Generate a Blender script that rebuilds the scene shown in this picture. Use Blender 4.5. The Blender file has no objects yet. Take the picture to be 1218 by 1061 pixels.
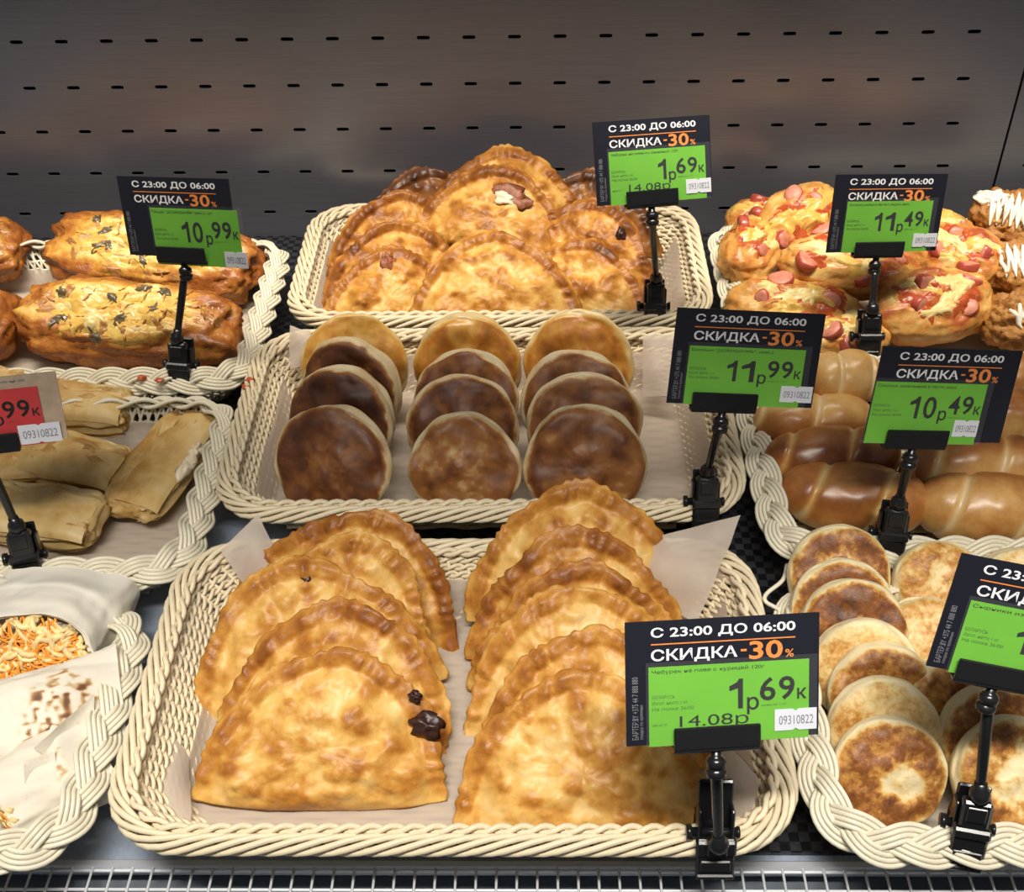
import bpy, math, random
import numpy as np
from mathutils import Vector, Matrix, noise
from mathutils.bvhtree import BVHTree

# ------------------------------------------------------------------ camera, world, lights, exposure
S = bpy.context.scene
COL = S.collection
CAM = np.array([0.0, -1.1809, 0.685])
FOC, PITCH, YAW, ROLL = 1427.0, 0.7022166, -0.0254945, -0.0209707
def cam_axes():
    cp, sp, cy, sy = math.cos(PITCH), math.sin(PITCH), math.cos(YAW), math.sin(YAW)
    fwd = np.array([sy*cp, cy*cp, -sp]); right = np.array([cy, -sy, 0]); up = np.cross(right, fwd)
    c, s = math.cos(ROLL), math.sin(ROLL)
    return c*right+s*up, -s*right+c*up, fwd
RX, UP, FW = cam_axes()
cd = bpy.data.cameras.new('camera'); co = bpy.data.objects.new('camera', cd); COL.objects.link(co)
cd.sensor_width = 36.0; cd.lens = FOC/1218*36.0; cd.clip_start = 0.01
co.matrix_world = Matrix(((RX[0], UP[0], -FW[0], CAM[0]), (RX[1], UP[1], -FW[1], CAM[1]), (RX[2], UP[2], -FW[2], CAM[2]), (0, 0, 0, 1)))
S.camera = co

wd = bpy.data.worlds.new('store'); S.world = wd; wd.use_nodes = True
wd.node_tree.nodes['Background'].inputs[0].default_value = (0.93, 0.95, 1.0, 1)
wd.node_tree.nodes['Background'].inputs[1].default_value = 0.13

def area(name, loc, target, sx, sy, power, color, spread):
    l = bpy.data.lights.new(name, 'AREA'); l.shape = 'RECTANGLE'; l.size = sx; l.size_y = sy
    l.energy = power; l.color = color; l.spread = math.radians(spread)
    o = bpy.data.objects.new(name, l); COL.objects.link(o); o.location = loc
    d = Vector(target)-Vector(loc)
    z = -d.normalized(); x = Vector((1, 0, 0)); y = z.cross(x).normalized(); x = y.cross(z)
    o.matrix_world = Matrix(((x.x, y.x, z.x, loc[0]), (x.y, y.y, z.y, loc[1]), (x.z, y.z, z.z, loc[2]), (0, 0, 0, 1)))
    return o
area('canopy_light_back', (0, -0.30, 0.62), (0, -0.14, 0.0), 1.5, 0.03, 2.9, (1.0, 0.92, 0.80), 62)
area('canopy_light_front', (0, -1.0, 0.90), (0, -0.70, 0.0), 1.5, 0.05, 2.65, (1.0, 0.95, 0.87), 46)
S.view_settings.view_transform = 'Standard'; S.view_settings.look = 'None'
S.view_settings.exposure = 0.0; S.view_settings.gamma = 1.0; S.view_settings.use_curve_mapping = False
S.cycles.use_denoising = True
S.cycles.max_bounces = 6

def P(u, v, z=0.0):
    """point of the horizontal plane at height z that the photograph shows at (u, v)"""
    d = RX*((u-609)/FOC) - UP*((v-530.5)/FOC) + FW
    return CAM + d*((z-CAM[2])/d[2])

# ------------------------------------------------------------------ helpers
def tag(o, label, cat, group=None, kind=None):
    if label: o['label'] = label
    if cat: o['category'] = cat
    if group: o['group'] = group
    if kind: o['kind'] = kind
    return o
def empty(name, loc=(0, 0, 0), label=None, cat=None, group=None):
    o = bpy.data.objects.new(name, None); COL.objects.link(o); o.location = loc; o.empty_display_size = 0.02
    return tag(o, label, cat, group)

class MB:
    """collects geometry for one mesh"""
    def __init__(s): s.V, s.F, s.M, s.T, s.n = [], [], [], [], 0
    def add(s, V, F, mi=0, tone=None):
        V = np.asarray(V, float)
        s.V.append(V); s.F += [tuple(i+s.n for i in f) for f in F]; s.M += [mi]*len(F)
        s.T.append(np.zeros(len(V)) if tone is None else np.asarray(tone, float)); s.n += len(V)
    def addnp(s, V, F, mi=0, tone=None):
        s.add(V, (np.asarray(F)).tolist(), mi, tone)
    def box(s, c, d, mi=0, R=None, bev=0.0):
        c = np.asarray(c, float); h = np.asarray(d, float)/2
        if bev > 0:
            b = min(bev, h.min()*0.9); V = []
            for sx in (-1, 1):
                for sy in (-1, 1):
                    for sz in (-1, 1):
                        for k in range(3):
                            q = np.array([sx, sy, sz])*h; m = np.array([b, b, b]); m[k] = 0
                            V.append(q-np.array([sx, sy, sz])*m)
            bm = bmesh_hull(V); V, F = bm
        else:
            V = [(sx*h[0], sy*h[1], sz*h[2]) for sx in (-1, 1) for sy in (-1, 1) for sz in (-1, 1)]
            F = [(0, 1, 3, 2), (4, 6, 7, 5), (0, 4, 5, 1), (2, 3, 7, 6), (0, 2, 6, 4), (1, 5, 7, 3)]
        V = np.asarray(V, float)
        if R is not None: V = V@np.asarray(R).T
        s.add(V+c, F, mi)
    def tube(s, path, r, sides=6, closed=False, mi=0, tone=None, ref=(0, 0, 1)):
        p = np.asarray(path, float); n = len(p)
        t = (np.roll(p, -1, 0)-np.roll(p, 1, 0)) if closed else np.gradient(p, axis=0)
        t /= np.linalg.norm(t, axis=1)[:, None]+1e-12
        N = np.cross(t, np.asarray(ref, float)); l = np.linalg.norm(N, axis=1)
        if l.min() < 0.05: N = np.cross(t, np.array([0.31, 0.93, 0.2])); l = np.linalg.norm(N, axis=1)
        N /= l[:, None]; B = np.cross(t, N)
        a = np.arange(sides)/sides*2*np.pi
        r = np.broadcast_to(np.asarray(r, float), (n,))
        V = p[:, None]+r[:, None, None]*(np.cos(a)[None, :, None]*N[:, None]+np.sin(a)[None, :, None]*B[:, None])
        m = n if closed else n-1
        i = np.arange(m)[:, None]; j = np.arange(sides)[None]
        i2 = (i+1) % n; j2 = (j+1) % sides
        F = np.stack([i*sides+j, i2*sides+j, i2*sides+j2, i*sides+j2], -1).reshape(-1, 4).tolist()
        if not closed: F += [list(range(sides)), [(n-1)*sides+k for k in range(sides)][::-1]]
        s.add(V.reshape(-1, 3), F, mi, None if tone is None else np.full(n*sides, tone))
    def build(s, name, mats, parent=None, smooth=True, link=True, local=None):
        me = bpy.data.meshes.new(name)
        V = np.concatenate(s.V) if s.V else np.zeros((0, 3))
        me.from_pydata(V.tolist(), [], s.F)
        for m in (mats if isinstance(mats, (list, tuple)) else [mats]): me.materials.append(m)
        if max(s.M, default=0) > 0: me.polygons.foreach_set('material_index', s.M)
        if smooth: me.polygons.foreach_set('use_smooth', [True]*len(s.F))
        a = me.attributes.new('tone', 'FLOAT', 'POINT'); a.data.foreach_set('value', np.concatenate(s.T))
        me.update()
        if not link: return me
        return put(name, me, parent)
def put(name, me, parent=None):
    o = bpy.data.objects.new(name, me); COL.objects.link(o)
    if parent is not None: o.parent = parent
    return o
def bmesh_hull(V):
    import bmesh
    bm = bmesh.new(); vs = [bm.verts.new(v) for v in V]
    bmesh.ops.convex_hull(bm, input=vs); bmesh.ops.dissolve_limit(bm, angle_limit=0.02, verts=bm.verts, edges=bm.edges)
    bm.verts.index_update(); out = [tuple(v.co) for v in bm.verts]; F = [tuple(v.index for v in f.verts) for f in bm.faces]; bm.free()
    return out, F
def frame(lean, yaw=0.0, roll=0.0):
    """columns x (right), y (up along a leaning face), z (out of the face); degrees"""
    a, w_, r = map(math.radians, (lean, yaw, roll))
    m = Matrix.Rotation(w_, 3, 'Z') @ Matrix(((1, 0, 0), (0, math.cos(a), -math.sin(a)), (0, math.sin(a), math.cos(a)))) @ Matrix.Rotation(r, 3, 'Z')
    return np.array(m)
def setm(o, R, t):
    o.matrix_world = Matrix(((R[0][0], R[0][1], R[0][2], t[0]), (R[1][0], R[1][1], R[1][2], t[1]), (R[2][0], R[2][1], R[2][2], t[2]), (0, 0, 0, 1)))
def fbm(V, scale, seed, octv=3):
    off = Vector((seed*7.31, seed*3.17, seed*5.71))
    return np.array([noise.fractal(Vector(v)*scale+off, 0.8, 2.1, octv) for v in V])

# ------------------------------------------------------------------ materials
def new_mat(name):
    m = bpy.data.materials.new(name); m.use_nodes = True
    nt = m.node_tree; b = nt.nodes['Principled BSDF']
    return m, nt, b
def nd(nt, t, **kw):
    n = nt.nodes.new(t)
    for k, v in kw.items():
        if hasattr(n, k) and k not in n.inputs: setattr(n, k, v)
        else: n.inputs[k].default_value = v
    return n
def ramp(nt, stops):
    r = nt.nodes.new('ShaderNodeValToRGB')
    while len(r.color_ramp.elements) < len(stops): r.color_ramp.elements.new(0.5)
    for e, (p, c) in zip(r.color_ramp.elements, stops): e.position = p; e.color = (*c, 1)
    return r
def math_n(nt, op, a, b):
    n = nt.nodes.new('ShaderNodeMath'); n.operation = op
    for i, x in enumerate((a, b)):
        if isinstance(x, (int, float)): n.inputs[i].default_value = x
        else: nt.links.new(x, n.inputs[i])
    return n.outputs[0]
def coords(nt, rnd=True):
    tc = nt.nodes.new('ShaderNodeTexCoord')
    if not rnd: return tc.outputs['Object']
    oi = nt.nodes.new('ShaderNodeObjectInfo'); a = nt.nodes.new('ShaderNodeVectorMath'); a.operation = 'ADD'
    m = math_n(nt, 'MULTIPLY', oi.outputs['Random'], 9.0)
    nt.links.new(tc.outputs['Object'], a.inputs[0]); nt.links.new(m, a.inputs[1])
    return a.outputs[0]
def noise_n(nt, vec, scale, detail=3, rough=0.55):
    n = nt.nodes.new('ShaderNodeTexNoise'); n.inputs['Scale'].default_value = scale; n.inputs['Detail'].default_value = detail; n.inputs['Roughness'].default_value = rough
    nt.links.new(vec, n.inputs['Vector']); return n.outputs['Fac']
def bump_n(nt, b, h, strength, dist):
    n = nt.nodes.new('ShaderNodeBump'); n.inputs['Strength'].default_value = strength; n.inputs['Distance'].default_value = dist
    nt.links.new(h, n.inputs['Height']); nt.links.new(n.outputs[0], b.inputs['Normal'])
def plain(name, c, rough=0.5, metal=0.0, coat=0.0, spec=0.5, var=0.0, vscale=60):
    m, nt, b = new_mat(name)
    b.inputs['Roughness'].default_value = rough; b.inputs['Metallic'].default_value = metal
    b.inputs['Coat Weight'].default_value = coat; b.inputs['Specular IOR Level'].default_value = spec
    if var > 0:
        f = noise_n(nt, coords(nt), vscale, 3)
        r = ramp(nt, [(0.3, tuple(x*(1-var) for x in c)), (0.7, tuple(min(1, x*(1+var)) for x in c))])
        nt.links.new(f, r.inputs[0]); nt.links.new(r.outputs[0], b.inputs['Base Color'])
    else: b.inputs['Base Color'].default_value = (*c, 1)
    return m
def baked(name, stops, s1=28, s2=110, w1=0.5, w2=0.25, bias=0.0, rough=0.42, bump=0.35, bdist=0.0012, coat=0.0, sss=0.0, spec=0.5):
    """browning ramp driven by the mesh's own 'tone' plus two scales of blotches"""
    m, nt, b = new_mat(name); v = coords(nt)
    at = nt.nodes.new('ShaderNodeAttribute'); at.attribute_name = 'tone'
    n1, n2 = noise_n(nt, v, s1, 3), noise_n(nt, v, s2, 4, 0.65)
    x = math_n(nt, 'ADD', math_n(nt, 'MULTIPLY', math_n(nt, 'SUBTRACT', n1, 0.5), w1), math_n(nt, 'MULTIPLY', math_n(nt, 'SUBTRACT', n2, 0.5), w2))
    x = math_n(nt, 'ADD', math_n(nt, 'ADD', x, at.outputs['Fac']), bias)
    r = ramp(nt, stops); nt.links.new(x, r.inputs[0]); nt.links.new(r.outputs[0], b.inputs['Base Color'])
    b.inputs['Roughness'].default_value = rough; b.inputs['Coat Weight'].default_value = coat; b.inputs['Coat Roughness'].default_value = 0.25
    b.inputs['Specular IOR Level'].default_value = spec
    if sss: b.inputs['Subsurface Weight'].default_value = sss; b.inputs['Subsurface Radius'].default_value = (0.008, 0.004, 0.002); b.inputs['Subsurface Scale'].default_value = 0.5
    bump_n(nt, b, math_n(nt, 'ADD', n2, math_n(nt, 'MULTIPLY', n1, 0.6)), bump, bdist)
    return m
M = {}
M['fried'] = baked('fried_dough', [(0.0, (0.80, 0.58, 0.25)), (0.26, (0.70, 0.41, 0.105)), (0.48, (0.50, 0.215, 0.034)), (0.70, (0.29, 0.095, 0.014)), (1.0, (0.10, 0.03, 0.008))], s1=48, s2=170, w1=0.75, w2=0.35, bias=0.05, rough=0.44, bump=0.4, spec=0.4)
M['fried_dark'] = baked('deep_fried_dough', [(0.0, (0.66, 0.42, 0.17)), (0.3, (0.46, 0.21, 0.05)), (0.55, (0.27, 0.10, 0.02)), (0.8, (0.12, 0.04, 0.012)), (1.0, (0.05, 0.018, 0.008))], s1=40, s2=150, w1=0.5, w2=0.22, rough=0.4, bump=0.22)
M['belyash'] = baked('belyash_crust', [(0.0, (0.74, 0.61, 0.38)), (0.20, (0.60, 0.39, 0.16)), (0.40, (0.32, 0.125, 0.032)), (0.68, (0.135, 0.042, 0.013)), (1.0, (0.045, 0.015, 0.008))], s1=42, s2=170, w1=0.62, w2=0.22, rough=0.48, bump=0.15)
M['belyash_lit'] = baked('lit_belyash_crust', [(0.0, (0.78, 0.58, 0.28)), (0.25, (0.72, 0.39, 0.075)), (0.5, (0.54, 0.20, 0.025)), (0.8, (0.25, 0.08, 0.015)), (1.0, (0.10, 0.03, 0.01))], s1=40, s2=130, w1=0.75, w2=0.25, rough=0.34, bump=0.25)  # rear row: orange lamplight put into the crust colour
M['syrnik'] = baked('curd_pancake', [(0.0, (0.84, 0.70, 0.42)), (0.24, (0.77, 0.56, 0.23)), (0.44, (0.58, 0.28, 0.06)), (0.68, (0.26, 0.09, 0.02)), (1.0, (0.09, 0.03, 0.01))], s1=60, s2=260, w1=0.7, w2=0.75, bias=0.06, rough=0.5, bump=0.5, bdist=0.001)
M['roll'] = baked('glazed_roll_crust', [(0.0, (0.78, 0.56, 0.28)), (0.25, (0.66, 0.37, 0.11)), (0.48, (0.44, 0.17, 0.04)), (0.75, (0.20, 0.06, 0.014)), (1.0, (0.08, 0.025, 0.01))], s1=34, s2=170, w1=0.55, w2=0.20, bias=-0.06, rough=0.34, bump=0.15, coat=0.2)
M['loaf'] = baked('cheese_bread_crust', [(0.0, (0.80, 0.62, 0.24)), (0.22, (0.72, 0.50, 0.12)), (0.42, (0.60, 0.28, 0.045)), (0.65, (0.38, 0.12, 0.02)), (1.0, (0.12, 0.03, 0.01))], s1=42, s2=120, w1=0.85, w2=0.6, rough=0.36, bump=0.8, bdist=0.002, coat=0.15)
M['bun'] = baked('cheese_bun_crust', [(0.0, (0.80, 0.62, 0.30)), (0.28, (0.72, 0.45, 0.14)), (0.5, (0.60, 0.27, 0.055)), (0.72, (0.42, 0.085, 0.025)), (1.0, (0.20, 0.035, 0.015))], s1=55, s2=140, w1=0.85, w2=0.35, rough=0.38, bump=0.5, bdist=0.002, coat=0.1)
M['crepe'] = baked('crepe', [(0.0, (0.74, 0.58, 0.33)), (0.32, (0.63, 0.43, 0.16)), (0.56, (0.47, 0.25, 0.06)), (1.0, (0.22, 0.08, 0.02))], s1=34, s2=100, w1=0.8, w2=0.35, rough=0.5, bump=0.3)
M['lavash'] = baked('lavash', [(0.0, (0.72, 0.69, 0.62)), (0.45, (0.67, 0.60, 0.47)), (0.62, (0.52, 0.36, 0.18)), (0.82, (0.28, 0.12, 0.04)), (1.0, (0.12, 0.05, 0.02))], s1=45, s2=120, w1=0.28, w2=0.2, rough=0.65, bump=0.3)
M['chicken'] = baked('breaded_chicken', [(0.0, (0.66, 0.40, 0.12)), (0.35, (0.48, 0.22, 0.045)), (0.65, (0.27, 0.09, 0.018)), (1.0, (0.10, 0.03, 0.01))], s1=60, s2=220, w1=0.5, w2=0.5, bias=0.35, rough=0.5, bump=0.9, bdist=0.002)
M['cane'] = baked('peeled_cane', [(0.0, (0.80, 0.70, 0.50)), (0.5, (0.74, 0.62, 0.41)), (1.0, (0.55, 0.40, 0.21))], s1=14, s2=120, w1=0.5, w2=0.25, bias=0.3, rough=0.45, bump=0.1)
M['cane_pale'] = baked('pale_cane', [(0.0, (0.80, 0.75, 0.60)), (0.5, (0.73, 0.66, 0.49)), (1.0, (0.52, 0.42, 0.26))], s1=14, s2=120, w1=0.5, w2=0.25, bias=0.3, rough=0.4, bump=0.1)
M['black'] = plain('black_plastic', (0.012, 0.012, 0.013), 0.22)
M['card'] = plain('navy_black_card', (0.010, 0.011, 0.020), 0.4)
M['white_ink'] = plain('white_print', (0.82, 0.82, 0.84), 0.5)
M['orange_ink'] = plain('orange_print', (0.86, 0.27, 0.06), 0.5)
M['grey_ink'] = plain('grey_print', (0.22, 0.22, 0.24), 0.5)
M['green'] = plain('green_paper', (0.15, 0.50, 0.022), 0.55, var=0.04, vscale=40)
M['red'] = plain('red_paper', (0.55, 0.045, 0.05), 0.55, var=0.05)
M['kraft'] = plain('kraft_card', (0.46, 0.35, 0.25), 0.7, var=0.12, vscale=120)
M['ink'] = plain('black_print', (0.012, 0.014, 0.012), 0.5)
M['soft_ink'] = plain('faded_print', (0.06, 0.17, 0.03), 0.5)
M['sticker'] = plain('white_sticker', (0.72, 0.74, 0.80), 0.6)
M['sticker_ink'] = plain('grey_stamp_print', (0.20, 0.20, 0.24), 0.6)
M['steel'] = plain('brushed_steel', (0.52, 0.54, 0.58), 0.35, 0.4)
M['wire'] = plain('zinc_wire', (0.85, 0.87, 0.89), 0.35, 0.3)
M['sausage'] = plain('sausage', (0.42, 0.075, 0.045), 0.35, coat=0.3, var=0.25, vscale=150)
M['sausage_cut'] = plain('cut_sausage', (0.60, 0.22, 0.14), 0.45, var=0.2, vscale=160)
M['cheese'] = plain('melted_cheese', (0.72, 0.44, 0.095), 0.35, coat=0.2, var=0.12, vscale=100)
M['cheese_pale'] = plain('pale_melted_cheese', (0.79, 0.60, 0.24), 0.4, coat=0.2, var=0.12, vscale=100)
M['mushroom'] = plain('cooked_mushroom', (0.13, 0.095, 0.05), 0.35, coat=0.3, var=0.5, vscale=200)
M['onion'] = plain('browned_onion', (0.44, 0.20, 0.055), 0.35, coat=0.2, var=0.3, vscale=150)
M['sauce'] = plain('white_sauce', (0.86, 0.82, 0.70), 0.35, var=0.05)
M['carrot'] = plain('carrot_shreds', (0.86, 0.30, 0.03), 0.45, var=0.3, vscale=120)
M['cabbage'] = plain('cabbage_shreds', (0.83, 0.60, 0.27), 0.5, var=0.25, vscale=120)
M['burnt'] = plain('burnt_filling', (0.035, 0.012, 0.008), 0.4, var=0.5, vscale=300)
M['meat'] = plain('meat_juice', (0.27, 0.085, 0.035), 0.5, var=0.4, vscale=200)
M['ketchup'] = plain('ketchup', (0.46, 0.085, 0.022), 0.3, var=0.2, vscale=120)
M['pocket'] = plain('pale_filling', (0.80, 0.68, 0.48), 0.5)

m, nt, b = new_mat('greaseproof_paper')          # thin, lets a little light through
b.inputs['Base Color'].default_value = (0.70, 0.60, 0.50, 1); b.inputs['Roughness'].default_value = 0.55
pv = coords(nt, False); bump_n(nt, b, noise_n(nt, pv, 26, 3, 0.5), 0.35, 0.004)
tr = nt.nodes.new('ShaderNodeBsdfTransparent'); tl = nt.nodes.new('ShaderNodeBsdfTranslucent'); tl.inputs[0].default_value = (0.72, 0.6, 0.5, 1)
mx = nt.nodes.new('ShaderNodeMixShader'); mx.inputs[0].default_value = 0.3; mx2 = nt.nodes.new('ShaderNodeMixShader'); mx2.inputs[0].default_value = 0.22
nt.links.new(b.outputs[0], mx.inputs[1]); nt.links.new(tl.outputs[0], mx.inputs[2]); nt.links.new(mx.outputs[0], mx2.inputs[1]); nt.links.new(tr.outputs[0], mx2.inputs[2])
nt.links.new(mx2.outputs[0], nt.nodes['Material Output'].inputs['Surface']); M['paper'] = m

m, nt, b = new_mat('clear_sleeve')
b.inputs['Base Color'].default_value = (0.5, 0.5, 0.52, 1); b.inputs['Roughness'].default_value = 0.10
tr = nt.nodes.new('ShaderNodeBsdfTransparent'); mx = nt.nodes.new('ShaderNodeMixShader'); mx.inputs[0].default_value = 0.97
nt.links.new(b.outputs[0], mx.inputs[1]); nt.links.new(tr.outputs[0], mx.inputs[2]); nt.links.new(mx.outputs[0], nt.nodes['Material Output'].inputs['Surface']); M['sleeve'] = m

m, nt, b = new_mat('brushed_dark_steel')         # back panel, brushed along its width
v = coords(nt, False); mp = nt.nodes.new('ShaderNodeMapping'); mp.inputs['Scale'].default_value = (1.2, 1, 90); nt.links.new(v, mp.inputs[0])
f = noise_n(nt, mp.outputs[0], 9, 4, 0.6)
r = ramp(nt, [(0.3, (0.185, 0.185, 0.215)), (0.7, (0.222, 0.222, 0.255))]); nt.links.new(f, r.inputs[0]); nt.links.new(r.outputs[0], b.inputs['Base Color'])
b.inputs['Metallic'].default_value = 0.55; b.inputs['Roughness'].default_value = 0.31; b.inputs['Anisotropic'].default_value = 0.5; M['wall'] = m
M['void'] = plain('dark_cavity', (0.006, 0.006, 0.007), 0.8)

m, nt, b = new_mat('grey_blue_metal_deck')
v = coords(nt, False); f = noise_n(nt, v, 300, 2)
r = ramp(nt, [(0.3, (0.30, 0.355, 0.45)), (0.7, (0.36, 0.415, 0.51))]); nt.links.new(f, r.inputs[0]); nt.links.new(r.outputs[0], b.inputs['Base Color'])
b.inputs['Metallic'].default_value = 0.1; b.inputs['Roughness'].default_value = 0.5; M['deck'] = m

m, nt, b = new_mat('black_woven_mat')
v = coords(nt, False); ck = nt.nodes.new('ShaderNodeTexChecker'); ck.inputs['Scale'].default_value = 150; nt.links.new(v, ck.inputs['Vector'])
ck.inputs['Color1'].default_value = (0.008, 0.008, 0.01, 1); ck.inputs['Color2'].default_value = (0.035, 0.037, 0.042, 1)
nt.links.new(ck.outputs['Color'], b.inputs['Base Color']); b.inputs['Roughness'].default_value = 0.3
bump_n(nt, b, math_n(nt, 'ADD', ck.outputs['Fac'], math_n(nt, 'MULTIPLY', noise_n(nt, v, 350, 2), 0.8)), 0.6, 0.0012); M['mat'] = m

# ------------------------------------------------------------------ the display case itself
PIT, ROWP, Z1 = 0.0457, 0.04868, 0.222
def perforated(name, x0, x1, cols):
    mb = MB(); nv = 16
    ang = np.arange(nv)/nv*2*np.pi
    zt, zb = 0.44, -0.01
    rows = range(-4, 5)
    def slot(cx, cz):
        hx, hz = 0.0066, 0.0021
        pts = []
        for a in ang:
            c, s = math.cos(a), math.sin(a)
            pts.append((cx+(hx-hz)*np.sign(c)*(abs(c) > 1e-6)+hz*c, cz+hz*s))
        return pts
    xs = [-0.0, 0]
    for j in rows:
        zc = Z1-j*ROWP; z_hi, z_lo = zc+ROWP/2, zc-ROWP/2
        lo, hi = cols
        xl, xr = (lo-0.5-11.417)*PIT, (hi+0.5-11.417)*PIT
        for a_, b_ in ((x0, xl), (xr, x1)):
            if b_-a_ > 1e-4: mb.add([(a_, 0, z_lo), (b_, 0, z_lo), (b_, 0, z_hi), (a_, 0, z_hi)], [(0, 1, 2, 3)])
        for i in range(lo, hi+1):
            cx = (i-11.417)*PIT
            inn = slot(cx, zc); out = []
            for a in ang:
                c, s = math.cos(a), math.sin(a); k = 1/max(abs(c), abs(s))
                out.append((cx+PIT/2*c*k, zc+ROWP/2*s*k))
            V = [(x, 0, z) for x, z in out]+[(x, 0, z) for x, z in inn]+[(x, 0.0015, z) for x, z in inn]
            F = []
            for k in range(nv):
                k2 = (k+1) % nv
                F += [(k, k2, nv+k2, nv+k), (nv+k, nv+k2, 2*nv+k2, 2*nv+k)]
            mb.add(V, F)
    zb = Z1-4*ROWP-ROWP/2; mb.add([(x0, 0, -0.006), (x1, 0, -0.006), (x1, 0, zb), (x0, 0, zb)], [(0, 1, 2, 3)])
    o = mb.build(name, M['wall'], smooth=False); o['kind'] = 'structure'; return o
perforated('wall_back', -0.86, 0.4965, (-7, 21))
perforated('wall_back_right', 0.4990, 0.86, (23, 29))
mb = MB(); mb.box((0, 0.012, 0.2), (1.8, 0.004, 0.6)); o = mb.build('wall_cavity', M['void'], smooth=False); o['kind'] = 'structure'
mb = MB(); mb.box((0, -0.384, -0.012), (1.8, 0.78, 0.016)); o = mb.build('floor', M['deck'], smooth=False); o['kind'] = 'structure'   # shelf deck
mb = MB(); mb.box((0.375, -0.559, -0.0025), (1.03, 0.418, 0.003)); o = mb.build('shelf_mat', M['mat'], smooth=False)
tag(o, 'black woven plastic mat on the shelf under the front right baskets', 'mat')
mb = MB(); mb.box((0.0, -0.1755, -0.0025), (1.76, 0.345, 0.003)); o = mb.build('shelf_mat', M['mat'], smooth=False)  # left part is added to darken bare deck that lies in shade
tag(o, 'black woven plastic mat on the rear of the shelf, left part added to darken shaded deck', 'mat')
# front rail and air grille
rail = MB(); rail.box((0, -0.7770, -0.004), (1.8, 0.006, 0.010), bev=0.0012)
o = rail.build('trim_front', M['steel'], smooth=False); o['kind'] = 'structure'
g = empty('air_grille', (0, -0.80, -0.002), 'zinc wire mesh air grille running along the front edge of the shelf', 'grille')
mb = MB()
for k in range(-60, 61):
    x = k*0.0127; mb.tube([(x, 0.0205, 0.0016), (x, 0.0, 0.0016), (x, -0.07, 0.0016)], 0.0009, 6)
mb.build('cross_wires', M['wire'], g)
for y in (0.0192, 0.0065, -0.0062, -0.0189, -0.0316, -0.0443):
    mb = MB(); mb.tube([(-0.8, y, 0.0), (0, y, 0.0), (0.8, y, 0.0)], 0.0011, 6); mb.build('long_wire', M['wire'], g)
mb = MB(); mb.box((0, -0.8575, -0.020), (1.8, 0.165, 0.004)); o = mb.build('floor_plenum', plain('plenum_sheet', (0.12, 0.14, 0.165), 0.5, 0.1), smooth=False); o['kind'] = 'structure'
mb = MB(); mb.box((0, -0.94, -0.02), (1.8, 0.004, 0.05)); o = mb.build('trim_plenum', M['deck'], smooth=False); o['kind'] = 'structure'

mb = MB(); mb.box((0, -0.945, -0.40), (1.8, 0.006, 0.72)); o = mb.build('trim_skirt', M['deck'], smooth=False); o['kind'] = 'structure'
mb = MB(); mb.box((0, -2.5, -0.77), (8, 5, 0.02)); o = mb.build('floor_aisle', plain('brown_aisle_tiles', (0.075, 0.052, 0.040), 0.35, var=0.15, vscale=4), smooth=False); o['kind'] = 'structure'

# ------------------------------------------------------------------ baskets
def rr(a, b, r, n):
    """rounded rectangle of half sizes a, b: n points by arc length, outward normals, arc length"""
    L = [2*(a-r), math.pi*r/2, 2*(b-r), math.pi*r/2]*2
    per = 2*(L[0]+L[1]+L[2]+L[3])/2*1.0
    per = 4*(a-r)+4*(b-r)+2*math.pi*r
    s = np.arange(n)/n*per; pts = np.zeros((n, 2)); nor = np.zeros((n, 2))
    segs = [((-(a-r), -b), (1, 0), L[0]), None, ((a, -(b-r)), (0, 1), L[2]), None, ((a-r, b), (-1, 0), L[0]), None, ((-a, b-r), (0, -1), L[2]), None]
    cs = [(a-r, -(b-r), -90), (a-r, b-r, 0), (-(a-r), b-r, 90), (-(a-r), -(b-r), 180)]
    acc = 0
    for k in range(8):
        ln = L[k % 4]; msk = (s >= acc-1e-9) & (s < acc+ln-1e-9 if k < 7 else s >= 0) & (s >= acc-1e-9); t = s[msk]-acc
        if k % 2 == 0:
            (px, py), (dx, dy), _ = segs[k]
            pts[msk] = np.stack([px+dx*t, py+dy*t], 1); nor[msk] = (dy, -dx)
        else:
            cx, cy, a0 = cs[k//2]; an = np.radians(a0)+t/r
            pts[msk] = np.stack([cx+r*np.cos(an), cy+r*np.sin(an)], 1); nor[msk] = np.stack([np.cos(an), np.sin(an)], 1)
        acc += ln
    return pts, nor, s, per
def rope(mb, a, b, r, z, k, R, cr, lam, sides=6, Rz=None, sgn=1, ph=0.0):
    per = rr(a, b, r, 8)[3]; turns = round(per/lam); n = max(int(turns*9), 160)
    p, nn, s, per = rr(a, b, r, n); Rz = R if Rz is None else Rz
    for j in range(k):
        th = sgn*2*np.pi*(turns*s/per)+2*np.pi*j/k+ph
        q = np.concatenate([p+nn*(R*np.cos(th))[:, None], (z+Rz*np.sin(th))[:, None]], 1)
        mb.tube(q, cr, sides, True)
def base_weave(mb, a, b, z=0.003):
    n = int(2*b/0.0052)
    for k in range(n):
        y = -b+(k+0.5)*2*b/n; e = max(0.0, abs(y)-(b-0.03)); ae = a-0.03+math.sqrt(0.03**2-e*e); xs = np.linspace(-ae, ae, 60)
        mb.tube(np.stack([xs, np.full(60, y), z+0.0012*np.sin(xs/0.02*np.pi+(k % 2)*np.pi)], 1), 0.0023, 5)
H_RIM = 0.050
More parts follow.
